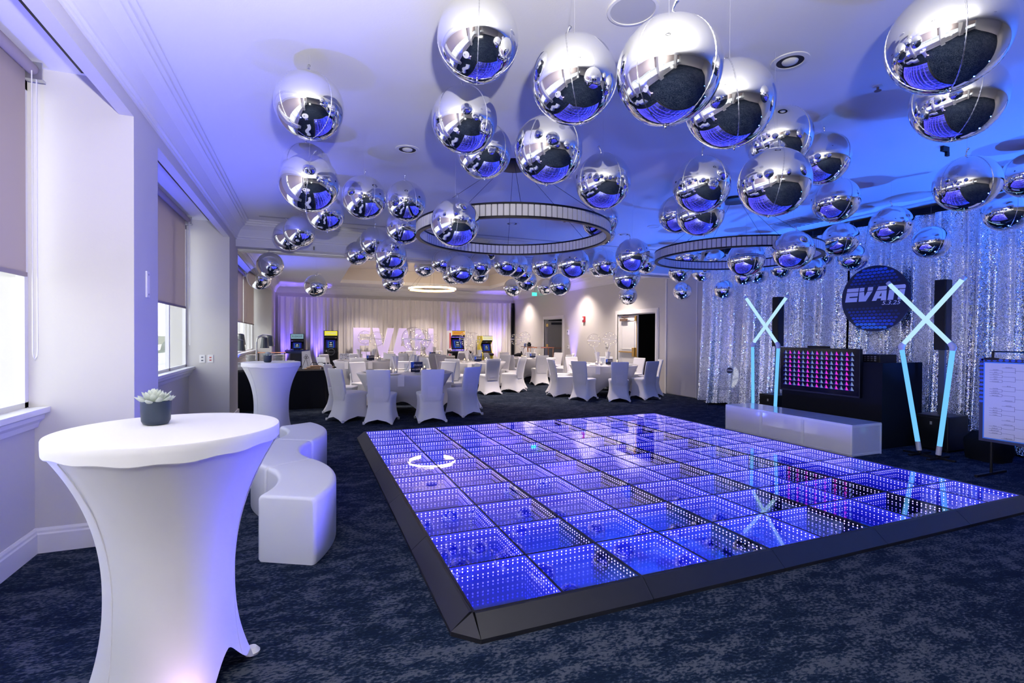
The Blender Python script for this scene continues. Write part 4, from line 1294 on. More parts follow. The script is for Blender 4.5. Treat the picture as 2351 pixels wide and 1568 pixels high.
finish('frame', BX(-0.30, 0.30, -0.30, 0.30, -0.012, 0), 'partition', t)
for i in range(7):
    finish('slat', BX(-0.26, 0.26, -0.27 + i * 0.08, -0.25 + i * 0.08, -0.018, -0.012), 'ringcore', t)
t = thing('exit_sign', 'small green lit exit sign high by the right wall of the back room', 'sign', (8.42, 18.3, 3.16), 0.0)
finish('housing', BX(-0.11, 0.11, -0.015, 0.015, -0.07, 0.07), 'trim', t)
finish('face', BX(-0.105, 0.105, -0.018, -0.015, -0.065, 0.065), 'exitgreen', t)
text('lettering', 'EXIT', 0.10, 'white', t, (0, -0.0195, 0), FACE_NEGY)
finish('stem', BX(-0.015, 0.015, -0.01, 0.01, 0.07, 0.24), 'trim', t)
t = thing('fire_alarm', 'small red fire alarm on the right wall between the doorways', 'alarm', (XR, 14.72, 2.05))
finish('housing', BX(-0.05, 0, -0.065, 0.065, -0.10, 0.10, 0.01), 'red', t)
finish('strobe', BX(-0.075, -0.05, -0.03, 0.03, -0.02, 0.06, 0.006), 'bulb', t)
for (y, z, lb, w) in ((15.87, 1.63, 'white thermostat on the wall right of the far doorway', 0.07), (15.83, 1.10, 'small white plate below the thermostat', 0.05), (13.35, 1.22, 'white outlet plate left of the near doorway', 0.06)):
    t = thing('wall_plate', lb, 'switch', (XR, y, z))
    finish('plate', BX(-0.02, 0, -w, w, -w * 1.3, w * 1.3, 0.005), 'trim', t)
    finish('dial', BX(-0.026, -0.02, -w * 0.4, w * 0.4, -w * 0.1, w * 0.6), 'ink', t)
t = thing('card_reader', 'white switch plate with black slot on the partition panel', 'switch', (XR - 0.03, 9.26, 1.32))
finish('plate', BX(-0.015, 0, -0.055, 0.055, -0.085, 0.085, 0.006), 'trim', t)
finish('slot', BX(-0.018, -0.015, -0.018, 0.018, -0.05, 0.05), 'black', t)

# ------------------------------------------------------------------ drapes
def drape(name, m, axis, pos, a0, a1, ztop, zbot, amp, wl_, seed, dens=60, nz=14, flare=0.0):
    rr = random.Random(seed)
    n = int(abs(a1 - a0) * dens)
    ph, pts = 0.0, []
    k1, k2, k3 = rr.uniform(0, 6), rr.uniform(0, 6), rr.uniform(0, 6)
    rows = []
    for j in range(nz + 1):
        v = j / nz
        z = zbot + (ztop - zbot) * v
        row = []
        for i in range(n + 1):
            u = a0 + (a1 - a0) * i / n
            s = u * 2 * PI / wl_
            w = math.sin(s + 1.3 * math.sin(s * 0.23 + k1) + k2) + 0.45 * math.sin(2.1 * s + k3 + 0.8 * math.sin(s * 0.31)) + 0.3 * math.sin(0.37 * s + k1)
            hem = (0.75 + 0.55 * (1 - v)) if v < 0.97 else 0.5
            off = amp * w * hem + flare * (1 - v) ** 2
            zz = z + (0.012 * math.sin(s * 0.5 + k2) if j == 0 else 0)
            row.append((pos + off, u, zz) if axis == 'x' else (u, pos + off, zz))
        rows.append(row)
    bm = bmesh.new()
    loft(bm, rows, False)
    return finish(name, bm, m, None, smooth=3.2)
SX = 8.31
for i, (a0, a1, lb) in enumerate(((6.88, 8.85, 'silver sequin curtain panel at the left end, behind the clear chair'), (5.635, 6.95, 'silver sequin curtain panel behind the left light tubes'), (4.28, 5.605, 'silver sequin curtain panel behind the round sign'), (2.45, 4.36, 'silver sequin curtain panel behind the right light tubes and speaker'), (0.6, 2.53, 'silver sequin curtain panel at the right edge, behind the bracket board'))):
    o = drape('sequin_curtain', 'sequin', 'x', SX, a0, a1, 3.26, 0.02 if i else 0.05, 0.085, 0.38, 11 + i, 70, 18, -0.10)
    tag(o, lb, 'curtain', 'silver sequin curtains')
t = thing('black_backdrop', 'plain black backing drape showing between two sequin panels', 'curtain', (8.52, 4.7, 0))
finish('drape', BX(-0.01, 0.01, -4.1, 4.0, 0, 3.30), 'blackcloth', t)
t = thing('curtain_pipe', 'long black pipe carrying the sequin curtains under the blue ceiling', 'pipe', (SX + 0.02, 4.7, 3.29))
bm = bmesh.new(); tube(bm, [(0, -4.1, 0), (0, 4.15, 0)], 0.025, 10); finish('rail', bm, 'black', t, smooth=0.7)
finish('valance', BX(-0.03, 0.03, -4.1, 4.15, 0.0, 0.07), 'blackcloth', t)
for y in (-4.05, 0.0, 4.1):
    bm = bmesh.new(); lathe(bm, [(0.12, -3.29), (0.12, -3.28), (0.025, -3.27), (0.025, 0.0)], 12, 0.08, y); finish('post', bm, 'black', t)
xs = [-1.02, 1.45, 3.95, 6.40, 8.46]
for i in range(4):
    lb = ['behind the two left arcade cabinets', 'behind the letters E and V', 'behind the letters A and N', 'behind the two right arcade cabinets'][i]
    o = drape('white_drape', 'drape', 'y', 20.88, xs[i], xs[i + 1] - 0.01, 2.93, 0.02, 0.035, 0.21, 31 + i, 50, 10, 0)
    tag(o, 'white pleated drape ' + lb, 'curtain', 'white back-wall drapes')
t = thing('drape_rail', 'pale rail with posts carrying the white drapes on the back wall', 'pipe', (0, 21.01, 0))
finish('rail', BX(-1.05, 8.5, -0.02, 0.02, 2.92, 2.96), 'trim', t)
for x in xs[:-1] + [8.48]:
    bm = bmesh.new(); lathe(bm, [(0.03, 0.0), (0.022, 0.1), (0.022, 2.99), (0.03, 3.0)], 10, x, 0.0); finish('post', bm, 'trim', t)
t = thing('black_drape_end', 'narrow black drape at the right end of the white drapes', 'curtain', (8.55, 20.85, 0))
finish('drape', BX(-0.05, 0.05, -0.05, 0.05, 0, 2.95, 0.01), 'blackcloth', t)

# ------------------------------------------------------------------ low frosted stage in front of the DJ booth
t = thing('low_stage', 'low white frosted-panel stage of three sections in front of the black booth', 'stage', (6.18, 4.10, 0))
SL, SW, SH = 2.01, 0.56, 0.395
for k in range(3):
    y0, y1 = SL * k / 3, SL * (k + 1) / 3
    finish('front_panel', BX(0.006, 0.012, y0 + 0.022, y1 - 0.022, 0.03, SH - 0.035), 'frost', t)
    finish('back_panel', BX(SW - 0.012, SW - 0.006, y0 + 0.022, y1 - 0.022, 0.03, SH - 0.035), 'frost', t)
    finish('top_panel', BX(0.004, SW - 0.004, y0 + 0.002, y1 - 0.002, SH - 0.012, SH), 'frost', t)
for y in (0.006, SL - 0.012):
    finish('end_panel', BX(0.022, SW - 0.022, y, y + 0.006, 0.03, SH - 0.035), 'frost', t)
for k in range(4):
    y = SL * k / 3
    for (x0, x1) in ((0, 0.022), (SW - 0.022, SW)):
        finish('post', BX(x0, x1, max(0, y - 0.022), min(SL, y + 0.022), 0.0, SH - 0.0365), 'plastic', t)
for (x0, x1) in ((0.0, 0.02), (SW - 0.02, SW)):
    finish('rail', BX(x0, x1, 0.0, SL, SH - 0.036, SH - 0.012), 'plastic', t)
    finish('rail', BX(x0 + 0.001, x1 - 0.001, 0.02, SL - 0.02, 0.005, 0.031), 'plastic', t)
for y in (0.0, SL - 0.02):
    finish('rail', BX(0.02, SW - 0.02, y, y + 0.02, SH - 0.036, SH - 0.012), 'plastic', t)
    finish('rail', BX(0.02, SW - 0.02, y + 0.001, y + 0.019, 0.005, 0.031), 'plastic', t)

# ------------------------------------------------------------------ DJ booth with screen
t = thing('dj_booth', 'tall black DJ booth box behind the low white stage', 'booth', (7.0, 4.26, 0))
finish('front_panel', BX(0, 0.02, 0, 1.50, 0.0, 1.14), 'blackcloth', t)
finish('end_panel', BX(0.02, 0.85, 0.0, 0.02, 0.0, 1.135), 'blackcloth', t)
finish('end_panel', BX(0.02, 0.85, 1.48, 1.50, 0.0, 1.135), 'blackcloth', t)
finish('counter', BX(0.02, 0.85, 0.02, 1.48, 0.90, 0.94), 'black', t)
t = thing('dj_console', 'black mixing console with small silver buttons on top of the booth', 'console', (7.30, 4.50, 0.94))
finish('body', BX(-0.15, 0.2, -0.12, 0.14, 0.0, 0.30, 0.01), 'black', t)
for i in range(4):
    for j in range(3):
        finish('button', BX(-0.158, -0.15, -0.07 + i * 0.045, -0.045 + i * 0.045, 0.21 + j * 0.026, 0.226 + j * 0.026), 'steel', t)
t = thing('laptop', 'thin black laptop lid behind the screen on the booth', 'laptop', (7.35, 5.32, 0.94))
finish('base', BX(-0.12, 0.12, -0.18, 0.18, 0.34, 0.355, 0.004), 'black', t)
finish('lid', BX(-0.125, -0.115, -0.18, 0.18, 0.355, 0.40), 'black', t)
finish('stand', BX(-0.1, 0.1, -0.15, 0.15, 0.0, 0.34), 'black', t)
TVY0, TVY1, TVZ0, TVZ1 = 4.51, 5.75, 0.645, 1.315
t = thing('flat_screen', 'flat screen showing rows of pink and pale blue triangles', 'television', (6.96, (TVY0 + TVY1) / 2, TVZ0))
hw_, hh_ = (TVY1 - TVY0) / 2, TVZ1 - TVZ0
tvh = finish('housing', BX(-0.02, 0.035, -hw_, hw_, 0, hh_, 0.004), 'black', t)
finish('bezel', BX(-0.024, -0.02, -hw_ + 0.004, hw_ - 0.004, 0.004, 0.022), 'blackmetal', tvh)
finish('glass', BX(-0.0215, -0.02, -hw_ + 0.012, hw_ - 0.012, 0.022, hh_ - 0.012), 'scrdark', tvh)
bm = bmesh.new()
X = -0.0225
def tri(p, mi):
    f = bm.faces.new([bm.verts.new((X - 0.0002 * mi, -u, v)) for (u, v) in p]); f.material_index = mi
ncol, nrow = 15, 8
u0, u1, v0, v1 = -hw_ + 0.06, hw_ - 0.075, 0.085, hh_ - 0.035
dw, dh = (u1 - u0) / ncol, (v1 - v0) / nrow
for j in range(nrow):
    for i in range(ncol):
        cu = u0 + dw * (i + 0.5); b0 = v0 + dh * j
        mi = 0 if i % 2 == 0 else 1
        tri([(cu - dw * .12, b0 + dh * .10), (cu + dw * .46, b0 + dh * .12), (cu + dw * .06, b0 + dh * .90)], mi)
        tri([(cu - dw * .50, b0 + dh * .14), (cu - dw * .13, b0 + dh * .10), (cu + dw * .05, b0 + dh * .90)], 2)
        tri([(cu - dw * .34, b0 + dh * .14), (cu - dw * .24, b0 + dh * .13), (cu + dw * .04, b0 + dh * .84)], mi)
    tri([(u0, v0 + dh * j + 0.003), (u1, v0 + dh * j + 0.003), (u1, v0 + dh * j + 0.008)], 2)
    tri([(u0, v0 + dh * j + 0.003), (u1, v0 + dh * j + 0.008), (u0, v0 + dh * j + 0.008)], 2)
bmesh.ops.recalc_face_normals(bm, faces=bm.faces)
o = finish('screen_image', bm, ['cyan', 'pink', 'scrblue'], tvh); o['kind'] = 'stuff'

# ------------------------------------------------------------------ crossed LED tubes
def light_tubes(label, X, pts_a, pts_b):
    (fa, ea, ta), (fb, eb, tb) = pts_a, pts_b
    t = thing('crossed_light_tubes', label, 'light tubes', (X, (fa[0] + fb[0]) / 2, 0), 0, 'crossed light tube pairs')
    oy = (fa[0] + fb[0]) / 2
    for (f_, e_, p_, dx) in ((fa, ea, ta, 0.03), (fb, eb, tb, -0.03)):
        P = lambda q, k=1.0: Vector((dx, q[0] - oy, q[1]))
        F, E_, T_ = P(f_), P(e_), P(p_)
        d1 = (E_ - F).normalized(); d2 = (T_ - E_).normalized()
        bm = bmesh.new(); tube(bm, [F + d1 * 0.14, E_ - d1 * 0.05], 0.026, 12); finish('lower_tube', bm, 'tubelow', t, smooth=0.8)
        bm = bmesh.new(); tube(bm, [E_ + d2 * 0.05, T_ - d2 * 0.03], 0.026, 12); finish('upper_tube', bm, 'tube', t, smooth=0.8)
        bm = bmesh.new(); tube(bm, [F + d1 * 0.03, F + d1 * 0.14], 0.028, 12); finish('end_sleeve', bm, 'tubeend', t, smooth=0.8)
        bm = bmesh.new(); tube(bm, [E_ - d1 * 0.05, E_ - d1 * 0.015, E_ + d2 * 0.015, E_ + d2 * 0.05], [0.03, 0.036, 0.036, 0.03], 12); finish('elbow', bm, 'tubeend', t, smooth=0.8)
        bm = bmesh.new(); tube(bm, [T_ - d2 * 0.03, T_ + d2 * 0.01], 0.027, 12); finish('end_cap', bm, 'tubeend', t, smooth=0.8)
        bm = bmesh.new()
        box(bm, -0.20 + dx, 0.20 + dx, F.y - 0.02, F.y + 0.02, 0.0, 0.02); box(bm, dx - 0.02, dx + 0.02, F.y - 0.18, F.y + 0.18, 0.0, 0.018); tube(bm, [(dx, F.y, 0.01), F + d1 * 0.05], 0.022, 10)
        finish('floor_bracket', bm, 'black', t)
light_tubes('crossed ice-blue light tubes at right, beside the bracket board', 7.13, ((3.902, 0.02), (4.129, 1.36), (3.461, 2.185)), ((3.672, 0.02), (3.533, 1.37), (4.26, 2.19)))
light_tubes('crossed ice-blue light tubes at left, beside the flat screen', 7.13, ((6.46, 0.02), (6.484, 1.35), (5.81, 2.14)), ((5.98, 0.02), (5.921, 1.34), (6.588, 2.165)))

# ------------------------------------------------------------------ column speakers
def column_speaker(label, x, y, z0, z1, sublab=None):
    t = thing('column_speaker', label, 'speaker', (x, y, 0), 0, 'column loudspeakers')
    colm = finish('column', BX(-0.07, 0.07, -0.068, 0.068, z0, z1, 0.012), 'black', t)
    bm = bmesh.new(); box(bm, -0.074, -0.07, -0.056, 0.056, z0 + 0.02, z1 - 0.02); finish('grille', bm, 'blackmetal', colm)
    finish('pole', BX(-0.02, 0.02, -0.035, 0.035, 0.46, z0), 'shade', t)
    sub = finish('subwoofer', BX(-0.22, 0.22, -0.19, 0.19, 0.02, 0.46, 0.015), 'black', t)
    finish('front_grille', BX(-0.228, -0.22, -0.175, 0.175, 0.05, 0.43), 'blackmetal', sub)
    finish('badge', BX(-0.232, -0.228, -0.012, 0.012, 0.34, 0.38), 'steel', sub)
    for sx in (-1, 1):
        for sy in (-1, 1):
            bm = bmesh.new(); lathe(bm, [(0.02, 0.0), (0.02, 0.022)], 10, sx * 0.17, sy * 0.15); finish('foot', bm, 'black', sub)
column_speaker('black column speaker on a subwoofer, behind the right light tubes', 7.78, 3.99, 1.31, 2.24)
column_speaker('black column speaker on a subwoofer, behind the left light tubes', 7.78, 6.50, 1.31, 2.19)

# ------------------------------------------------------------------ round sign with lettering
t = thing('round_sign', 'round navy sign with blue dots reading EVAN 5.3.25 on the sequin curtain', 'sign', (8.04, 5.02, 2.07), 0)
SR = 0.505
bm = bmesh.new()
rings = [[(x, SR * c_ * math.cos(2 * PI * i / 80), SR * c_ * math.sin(2 * PI * i / 80)) for i in range(80)] for (x, c_) in ((0.008, 1.0), (-0.006, 1.0), (-0.008, 0.995))]
loft(bm, rings, True, True, True); bmesh.ops.recalc_face_normals(bm, faces=bm.faces)
disc = finish('disc', bm, 'navy', t)
bm = bmesh.new()
for j in range(-9, 10):
    for i in range(-9, 10):
        v = j * 0.049; u = i * 0.062 + (0.031 if j % 2 else 0) 
        if v > 0:
            lv = (v - 0.17 - 0.10 * (u + 0.1)) / 0.30
        else:
            lv = (-v - 0.10 - 0.22 * max(0, u + 0.05)) / 0.33
        if lv < 0.02 or math.hypot(u, v) > SR - 0.035: continue
        mi = 0 if lv < 0.25 else (1 if lv < 0.55 else (2 if v > 0 or lv < 0.85 else 3))
        rr_ = 0.020 + 0.008 * min(1, lv)
        f = bm.faces.new([bm.verts.new((-0.0090, -(u + rr_ * 1.15 * math.cos(2 * PI * k / 16)), v + rr_ * 0.80 * math.sin(2 * PI * k / 16))) for k in range(16)])
        f.material_index = mi
bmesh.ops.recalc_face_normals(bm, faces=bm.faces)
o = finish('dot_print', bm, ['blue3', 'blue2', 'blueprint', 'skyblue'], disc); o['kind'] = 'stuff'
def sign_letters(parent, m, mdark, u0, v0, W_, H_, ext, fx):
    """the stencil-cut italic EVAN; u to the viewer's right, v up"""
    L = {'E': [[(0, .74), (1, .74), (1, 1), (0, 1)], [(0, 0), (1, 0), (1, .31), (.30, .31), (.30, .40), (1, .40), (1, .69), (0, .69)]],
         'V': [[(0, .74), (.36, .74), (.36, 1), (0, 1)], [(.62, .74), (1, .74), (1, 1), (.62, 1)], [(0, .69), (.37, .69), (.46, .34), (.62, .69), (1, .69), (.62, 0), (.08, 0)]],
         'A': [[(.22, .74), (.88, .74), (.88, 1), (.30, 1)], [(0, 0), (.30, 0), (.36, .15), (.62, .15), (.62, 0), (.98, 0), (.90, .69), (.20, .69)]],
         'N': [[(0, .74), (1, .74), (1, .90), (.93, 1), (0, 1)], [(0, 0), (.36, 0), (.36, .69), (0, .69)], [(.64, 0), (1, 0), (1, .69), (.64, .69)]]}
    x = u0
    for ch, w in (('E', .215), ('V', .235), ('A', .245), ('N', .255)):
        bm = bmesh.new()
        for poly in L[ch]:
            pts = [(-(x + W_ * (w * (p * 0.93)) + 0.16 * q * H_), v0 + q * H_) for p, q in poly]
            prism(bm, pts, 'x', fx - ext, fx)
        finish('letter', bm, m, parent)
        if ch == 'A':
            bm = bmesh.new()
            prism(bm, [(-(x + W_ * w * .93 * p + .16 * q * H_), v0 + q * H_) for p, q in ((.46, .30), (.62, .30), (.58, .56))], 'x', fx - ext - 0.0006, fx - ext + 0.0002)
            finish('letter_counter', bm, mdark, parent)
        x += W_ * w
sign_letters(disc, 'lilac', 'navy', -0.445, -0.035, 0.915, 0.215, 0.002, -0.0085)
text('date_lettering', '5.3.25', 0.085, 'lilac', disc, (-0.0092, -0.235, -0.078), FACE_NEGX, 0.0012, shear=0.3, sx=1.25)
for y in (-0.2, 0.2):
    bm = bmesh.new(); tube(bm, [(0.0, y, SR * 0.9), (0.12, y * 0.9, 1.2)], 0.0015, 5); finish('cord', bm, 'black', t)

# ------------------------------------------------------------------ bracket board on a stand
BY = 3.137
t = thing('bracket_board', 'white tournament bracket board with blue dotted border on a black stand', 'board', (6.80, BY, 0), 0.0)
BWd = 1.05
bpan = finish('panel', BX(-0.004, 0.008, -BWd, 0.0, 0.355, 1.25), 'navy', t)
finish('blue_margin', BX(-0.006, -0.004, -BWd + 0.03, -0.035, 0.385, 1.215), 'skyblue', bpan)
finish('sheet', BX(-0.008, -0.006, -BWd + 0.042, -0.047, 0.397, 1.203), 'paper', bpan)
bm = bmesh.new()
for k in range(20):
    for (u, v) in ((0.017, 1.235 - k * 0.045), (0.03 + k * 0.05, 1.234)):
        if u < BWd - 0.03 and v > 0.75:
            f = bm.faces.new([bm.verts.new((-0.0055, -(u + 0.019 * math.cos(2 * PI * q / 14)), v + 0.014 * math.sin(2 * PI * q / 14))) for q in range(14)])
bmesh.ops.recalc_face_normals(bm, faces=bm.faces)
o = finish('dot_print', bm, 'blueprint', bpan); o['kind'] = 'stuff'
bm = bmesh.new()
def ln(u0, v0, u1, v1, w=0.0012):
    box(bm, -0.0088, -0.0080, -max(u0, u1) - w, -min(u0, u1) + w, min(v0, v1) - w, max(v0, v1) + w)
names = [['PADEN', 'SAM', 'WYATT', 'TROY', 'JAKE', 'CONNER'], ['OLIVER', 'SAMMY', 'CAMERON', 'MICHAEL'], ['ALEX', 'BRYCE', 'AIDEN', 'CORY'], ['ELLA', 'PARKER', 'BRANTLEE', 'JOLENE']]
lone = [[('EVAN LIL', 1.155)], [('ELLA', 0.958), ('MADISON', 0.805)], [('GIANNI', 0.752), ('JAXX', 0.600)], [('HOUSTON', 0.553), ('CHRISTIAN', 0.408)]]
blocks = [(1.125, 3), (0.925, 2), (0.718, 2), (0.526, 2)]
for bi, (vt, npair) in enumerate(blocks):
    for k in range(npair):
        va = vt - k * 0.049; vb = va - 0.026
        ln(0.09, va, 0.195, va); ln(0.09, vb, 0.195, vb); ln(0.195, va, 0.195, vb); ln(0.195, (va + vb) / 2, 0.30, (va + vb) / 2)
    for (nm, v) in lone[bi]:
        ln(0.195, v, 0.30, v)
for (va, vb) in ((1.155, 1.10), (1.063, 1.014), (0.958, 0.912), (0.863, 0.805), (0.752, 0.705), (0.656, 0.600), (0.553, 0.513), (0.464, 0.408)):
    ln(0.30, va, 0.30, vb); ln(0.30, (va + vb) / 2, 0.42, (va + vb) / 2)
for (va, vb) in ((1.128, 1.04), (0.935, 0.834), (0.728, 0.628), (0.533, 0.436)):
    ln(0.42, va, 0.42, vb); ln(0.42, (va + vb) / 2, 0.55, (va + vb) / 2)
o = finish('bracket_lines', bm, 'ink', bpan); o['kind'] = 'stuff'
for bi, (vt, npair) in enumerate(blocks):
    for k, nm in enumerate(names[bi][:npair * 2]):
        v = vt - (k // 2) * 0.049 - (k % 2) * 0.026
        text('name_lettering', nm, 0.014, 'ink', bpan, (-0.0085, -0.14, v + 0.007), FACE_NEGX, 0.0003)
    for (nm, v) in lone[bi]:
        text('name_lettering', nm, 0.014, 'ink', bpan, (-0.0085, -0.25, v + 0.007), FACE_NEGX, 0.0003)
bm = bmesh.new()
tube(bm, [(0.025, -0.10, 0.02), (0.025, -0.10, 1.325), (0.025, -BWd + 0.10, 1.325), (0.025, -BWd + 0.10, 0.02)], 0.014, 8)
finish('stand_frame', bm, 'black', t)
for y in (-0.10, -BWd + 0.10):
    bm = bmesh.new(); box(bm, -0.26, 0.30, y - 0.014, y + 0.014, 0.0, 0.024); finish('foot', bm, 'black', t)
finish('clip', BX(-0.012, 0.012, -0.16, -0.04, 1.235, 1.26), 'black', t)
# equipment bags on the floor behind the board
def bag(label, x, y, sx, sy, sz, seed):
    rr = random.Random(seed)
    t = thing('equipment_bag', label, 'bag', (x, y, 0), rr.uniform(-.3, .3))
    bm = bmesh.new()
    rings = []
    for k in range(9):
        v = k / 8
        s = (0.90 + 0.14 * math.sin(PI * v)) * (1 - 0.55 * max(0, v - 0.75) * 4 * 0.5)
        rings.append([(sx * s * math.copysign(abs(math.cos(a)) ** .55, math.cos(a)) + rr.uniform(-.012, .012), sy * s * math.copysign(abs(math.sin(a)) ** .55, math.sin(a)) + rr.uniform(-.012, .012), sz * v) for a in [2 * PI * i / 28 for i in range(28)]])
    loft(bm, rings, True, True, True)
    finish('body', bm, 'blackcloth', t, smooth=0.9)
    bm = bmesh.new(); tube(bm, [(-sx * .5, 0, sz * .97), (-sx * .3, 0, sz * 1.18), (sx * .3, 0, sz * 1.18), (sx * .5, 0, sz * .97)], 0.012, 6); finish('handle', bm, 'black', t)
bag('soft black equipment bag on the floor beside the right subwoofer', 7.62, 3.42, 0.17, 0.20, 0.34, 1)
bag('black equipment bag on the floor behind the bracket board', 7.55, 2.70, 0.20, 0.26, 0.30, 2)

# ------------------------------------------------------------------ clear chair
t = thing('clear_chair', 'clear acrylic armchair with a round EVAN sticker before the sequin curtain', 'chair', (7.62, 7.60, 0), -1.25)
def rr_ring(w, d_, n=24, e=4): return [(math.copysign(abs(math.cos(a)) ** (2 / e), math.cos(a)) * w, math.copysign(abs(math.sin(a)) ** (2 / e), math.sin(a)) * d_) for a in [2 * PI * i / n for i in range(n)]]
bm = bmesh.new(); q = rr_ring(0.22, 0.21); loft(bm, [[(x, y, 0.445) for x, y in q], [(x, y, 0.465) for x, y in q]], True, True, True); finish('seat', bm, 'acrylic', t, smooth=0.6)
bm = bmesh.new()
q = [(0.19 * math.cos(a), 0.68 + 0.24 * math.sin(a)) for a in [2 * PI * i / 32 for i in range(32)]]
loft(bm, [[(x, 0.215 + (z - .45) * 0.14, z) for x, z in q], [(x, 0.235 + (z - .45) * 0.14, z) for x, z in q]], True, True, True); finish('backrest', bm, 'acrylic', t, smooth=0.6)
for sx in (-1, 1):
    for sy in (-1, 1):
        bm = bmesh.new(); tube(bm, [(sx * 0.20, sy * 0.19, 0.45), (sx * 0.22, sy * 0.22, 0.0)], [0.022, 0.014], 8); finish('leg', bm, 'acrylic', t, smooth=0.8)
    bm = bmesh.new(); tube(bm, [(sx * 0.19, 0.24, 0.66), (sx * 0.25, 0.05, 0.67), (sx * 0.25, -0.14, 0.65), (sx * 0.22, -0.18, 0.46)], 0.014, 8); finish('armrest', bm, 'acrylic', t, smooth=0.8)
bm = bmesh.new(); lathe(bm, [(0.062, 0.0), (0.062, 0.002)], 32)
st = finish('sticker', bm, 'navy', t, (0.0, 0.262, 0.80), (-PI / 2 + 0.14, 0, 0))
st.location = (0.0, 0.2635, 0.80); st.rotation_euler = (PI / 2 - 0.14, 0, 0)
o = text('sticker_lettering', 'EVAN', 0.042, 'white', t, (0.0, 0.2600, 0.80), (PI / 2 - 0.14, 0, 0), shear=0.2)
# ------------------------------------------------------------------ big letters on a draped plinth
t = thing('letter_plinth', 'low white draped plinth under the big letters, behind the chairs', 'plinth', (3.2, 20.25, 0))
finish('drape', BX(-1.75, 1.75, -0.22, 0.22, 0, 0.59, 0.02), 'cloth', t)
finish('lid', BX(-1.76, 1.76, -0.23, 0.23, 0.59, 0.60), 'cloth', t)
LZ0, LH = 0.602, 1.165
def big_letter(ch, label, x0, w, polys):
    t = thing('marquee_letter', label, 'letter', (x0, 20.2, LZ0), 0, 'big letters spelling a name')
    bm = bmesh.new()
    for p in polys:
        prism(bm, [(u * w, v * LH) for u, v in p], 'y', 0.0, 0.16)
    finish('body', bm, 'plastic', t)
    bm = bmesh.new()
    for p in polys:
        prism(bm, [(u * w, v * LH) for u, v in p], 'y', -0.006, 0.0)
    finish('lit_face', bm, 'marquee', t)
big_letter('E', 'big lilac letter E, first of the four before the white drapes', 1.63, 0.64, [[(0, 0), (.38, 0), (.38, 1), (0, 1)], [(.38, 0), (1, 0), (1, .205), (.38, .205)], [(.38, .405), (.92, .405), (.92, .60), (.38, .60)], [(.38, .795), (1, .795), (1, 1), (.38, 1)]])
big_letter('V', 'big lilac letter V, second of the four before the white drapes', 2.34, 0.85, [[(0, 1), (.30, 1), (.50, .36), (.70, 1), (1, 1), (.65, 0), (.35, 0)]])
big_letter('A', 'big lilac letter A, third of the four before the white drapes', 3.09, 0.88, [[(0, 0), (.29, 0), (.345, .19), (.50, .19), (.50, .39), (.41, .39), (.50, .70), (.50, 1), (.33, 1)], [(.50, .19), (.655, .19), (.71, 0), (1, 0), (.67, 1), (.50, 1), (.50, .70), (.59, .39), (.50, .39)]])
big_letter('N', 'big lilac letter N, last of the four before the white drapes', 4.02, 0.75, [[(0, 0), (.29, 0), (.29, .55), (.29, 1), (0, 1)], [(.29, 1), (.29, .55), (.71, 0), (.71, .45)], [(.71, 0), (1, 0), (1, 1), (.71, 1)]])

